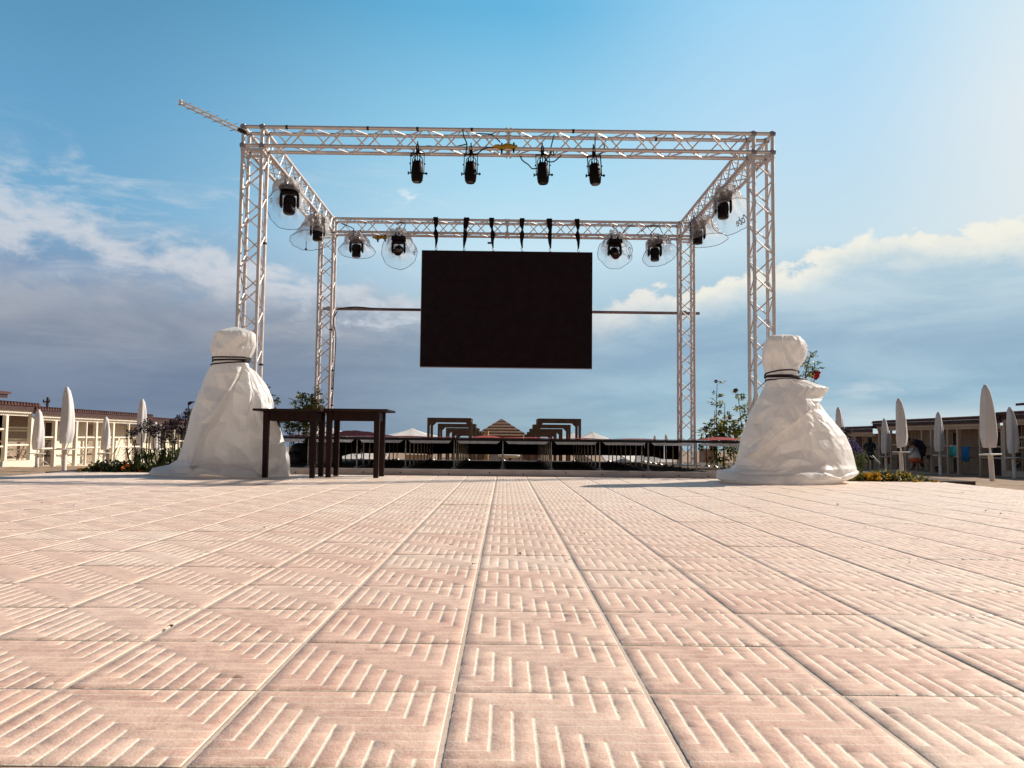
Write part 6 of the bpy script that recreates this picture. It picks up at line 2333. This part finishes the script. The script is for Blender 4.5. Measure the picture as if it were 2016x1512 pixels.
def towel_mat():
    m = bpy.data.materials.new('printed_towel')
    m.use_nodes = True
    t = NT(m.node_tree)
    b = m.node_tree.nodes['Principled BSDF']
    tc = t.new('ShaderNodeTexCoord').outputs['Object']
    s = t.new('ShaderNodeSeparateXYZ')
    t.l.new(tc, s.inputs[0])
    n = t.noise(tc, 4.0, 3, .5)
    z = t.m('ADD', t.m('DIVIDE', s.outputs[2], sc3), t.m('MULTIPLY', t.m('SUBTRACT', n, .5), .35))
    c = t.ramp(z, [(0.0, (.5, .22, .18, 1)), (.46, (.62, .12, .06, 1)), (.56, (.60, .15, .08, 1)), (.60, (.62, .56, .56, 1)), (.86, (.52, .52, .55, 1)), (.93, (.10, .32, .42, 1)), (1.0, (.50, .50, .38, 1)), (1.06, (.50, .44, .10, 1))])
    t.l.new(c, b.inputs['Base Color'])
    b.inputs['Roughness'].default_value = .9
    return m


tw = ({'a': ((-.02, 0, 1.06), (.17, .17)), 'b': ((.04, 0, .90), (.24, .22)), 'c': ((.12, 0, .66), (.28, .22)), 'd': ((.13, 0, .44), (.27, .20)), 'e': ((.12, 0, .34), (.23, .17)), 'w': ((-.14, 0, .45), (.13, .14))},
      [('a', 'b'), ('b', 'c'), ('c', 'd'), ('d', 'e'), ('c', 'w')])
person(Vector((a3.x + .16, d3, zg)), 0, J, 'person wrapped in a white and orange patterned towel, hair tied back', m_skin, [('towel_wrap', towel_mat()) + tw],
       [('hair', m_hairb, [((-.10, 0, 1.225), .108, (1, 1, 1)), ((.015, 0, 1.25), .05, (1, 1, 1))])], sc3)

# 4: seated on the ground by the cabins
d4 = 40.0
a4 = P(1830, 897, d4)
zg = gz(d4) + 0.01
sc4 = max(.7, (a4.z - zg) / .86)
J = dict(pelvis=(.05, 0, .14), waist=(.03, 0, .28), chest=(0, 0, .48), neck=(-.01, 0, .63), chin=(-.03, -.01, .68), head=(-.03, -.01, .75), crown=(-.03, 0, .81), face=(-.6, -.7, -.1),
         shoL=(0, -.15, .54), elbL=(-.12, -.2, .34), wriL=(.02, -.26, .20), palmL=(.08, -.28, .16), shoR=(0, .15, .54), elbR=(.10, .2, .34), wriR=(.22, .12, .28), palmR=(.28, .10, .26),
         hipL=(.10, -.08, .13), kneL=(.42, -.10, .32), ankL=(.62, -.10, .06), toeL=(.74, -.10, .04), hipR=(.10, .08, .13), kneR=(.46, .12, .16), ankR=(.72, .14, .06), toeR=(.84, .15, .05))
top = ({'a': ((.03, 0, .26), (.15, .16)), 'b': ((0, 0, .48), (.16, .17)), 'n': ((0, 0, .58), (.08, .09))}, [('a', 'b'), ('b', 'n')])
sh = ({'p': ((.06, 0, .15), (.16, .18)), 'hl': ((.16, -.09, .18), .11), 'kl': ((.40, -.10, .31), .09), 'hr': ((.16, .09, .15), .11), 'kr': ((.43, .12, .17), .09)}, [('p', 'hl'), ('hl', 'kl'), ('p', 'hr'), ('hr', 'kr')])
person(Vector((a4.x, d4, zg)), 0, J, 'person sitting on the ground in dark blue shorts by the cabins', m_skin, [('shirt', m_grey) + top, ('shorts', m_blue) + sh],
       [('hair', m_hair, [((-.02, .02, .775), .115, (1, 1, 1)), ((.03, .04, .70), .10, (.9, .9, 1.2))])], sc4)

# 5: child in yellow half hidden by an umbrella post
d5 = 44.4
a5 = P(1737, 886, d5)
zg = max(gz(d5), P(1737, 924, d5).z)
sc5 = (a5.z - zg) / 1.70
J1 = dict(pelvis=(0, 0, .93), waist=(0, .01, 1.10), chest=(0, 0, 1.32), neck=(0, .02, 1.47), chin=(0, .05, 1.53), head=(0, .05, 1.60), crown=(0, .03, 1.66), face=(0, 1, 0),
          shoL=(-.18, 0, 1.38), elbL=(-.24, .06, 1.12), wriL=(-.2, .22, 1.0), palmL=(-.19, .29, .98), shoR=(.18, 0, 1.38), elbR=(.24, .02, 1.12), wriR=(.25, .06, .9), palmR=(.25, .07, .82),
          hipL=(-.10, 0, .88), kneL=(-.10, .02, .48), ankL=(-.11, 0, .07), toeL=(-.12, .14, .035), hipR=(.10, 0, .88), kneR=(.10, .01, .48), ankR=(.10, -.02, .07), toeR=(.12, .12, .035))
top = ({'a': ((0, 0, 1.10), (.17, .14)), 'b': ((0, 0, 1.34), (.19, .13)), 'n': ((0, .01, 1.43), (.09, .08)), 'c': ((0, 0, .90), (.20, .16)), 'd': ((0, 0, .74), (.19, .15))}, [('a', 'b'), ('b', 'n'), ('a', 'c'), ('c', 'd')])
person(Vector((a5.x, d5, zg)), R(30), J1, 'child in a dull yellow top half hidden by the small umbrella post', m_skin2, [('shirt', m_yelc) + top],
       [('hair', m_hair, [((0, .02, 1.64), .118, (1, 1, 1)), ((0, -.03, 1.54), .11, (1, .9, 1.2))])], sc5)
# orange brown bag beside the umbrella post
p = P(1751, 903, 43.6)
bg_ = thing('beach_bag', (p.x, 43.6, p.z - .28), 'orange brown bag with a curved handle hanging on the rail behind the small umbrella post', 'bag')
mb = MB().lathe([(.06, -.22), (.15, -.2), (.17, 0), (.15, .16), (.13, .18)], 14)
mb.v = [Vector((p.x + v.x, 43.6 + v.y * .5, p.z - .08 + v.z * .9)) for v in mb.v]
m_ob = mat('orange_brown_cloth', (0.26, 0.075, 0.03), 0.8, var=.3)
mb.build('bag_body', m_ob, bg_, smooth=True)
MB().path(spline([(p.x - .12, 43.6, p.z + .06), (p.x - .09, 43.6, p.z + .26), (p.x + .02, 43.6, p.z + .33), (p.x + .12, 43.6, p.z + .24), (p.x + .13, 43.6, p.z + .06)], 5), .02, 6).build('handle', m_ob, bg_, smooth=True)
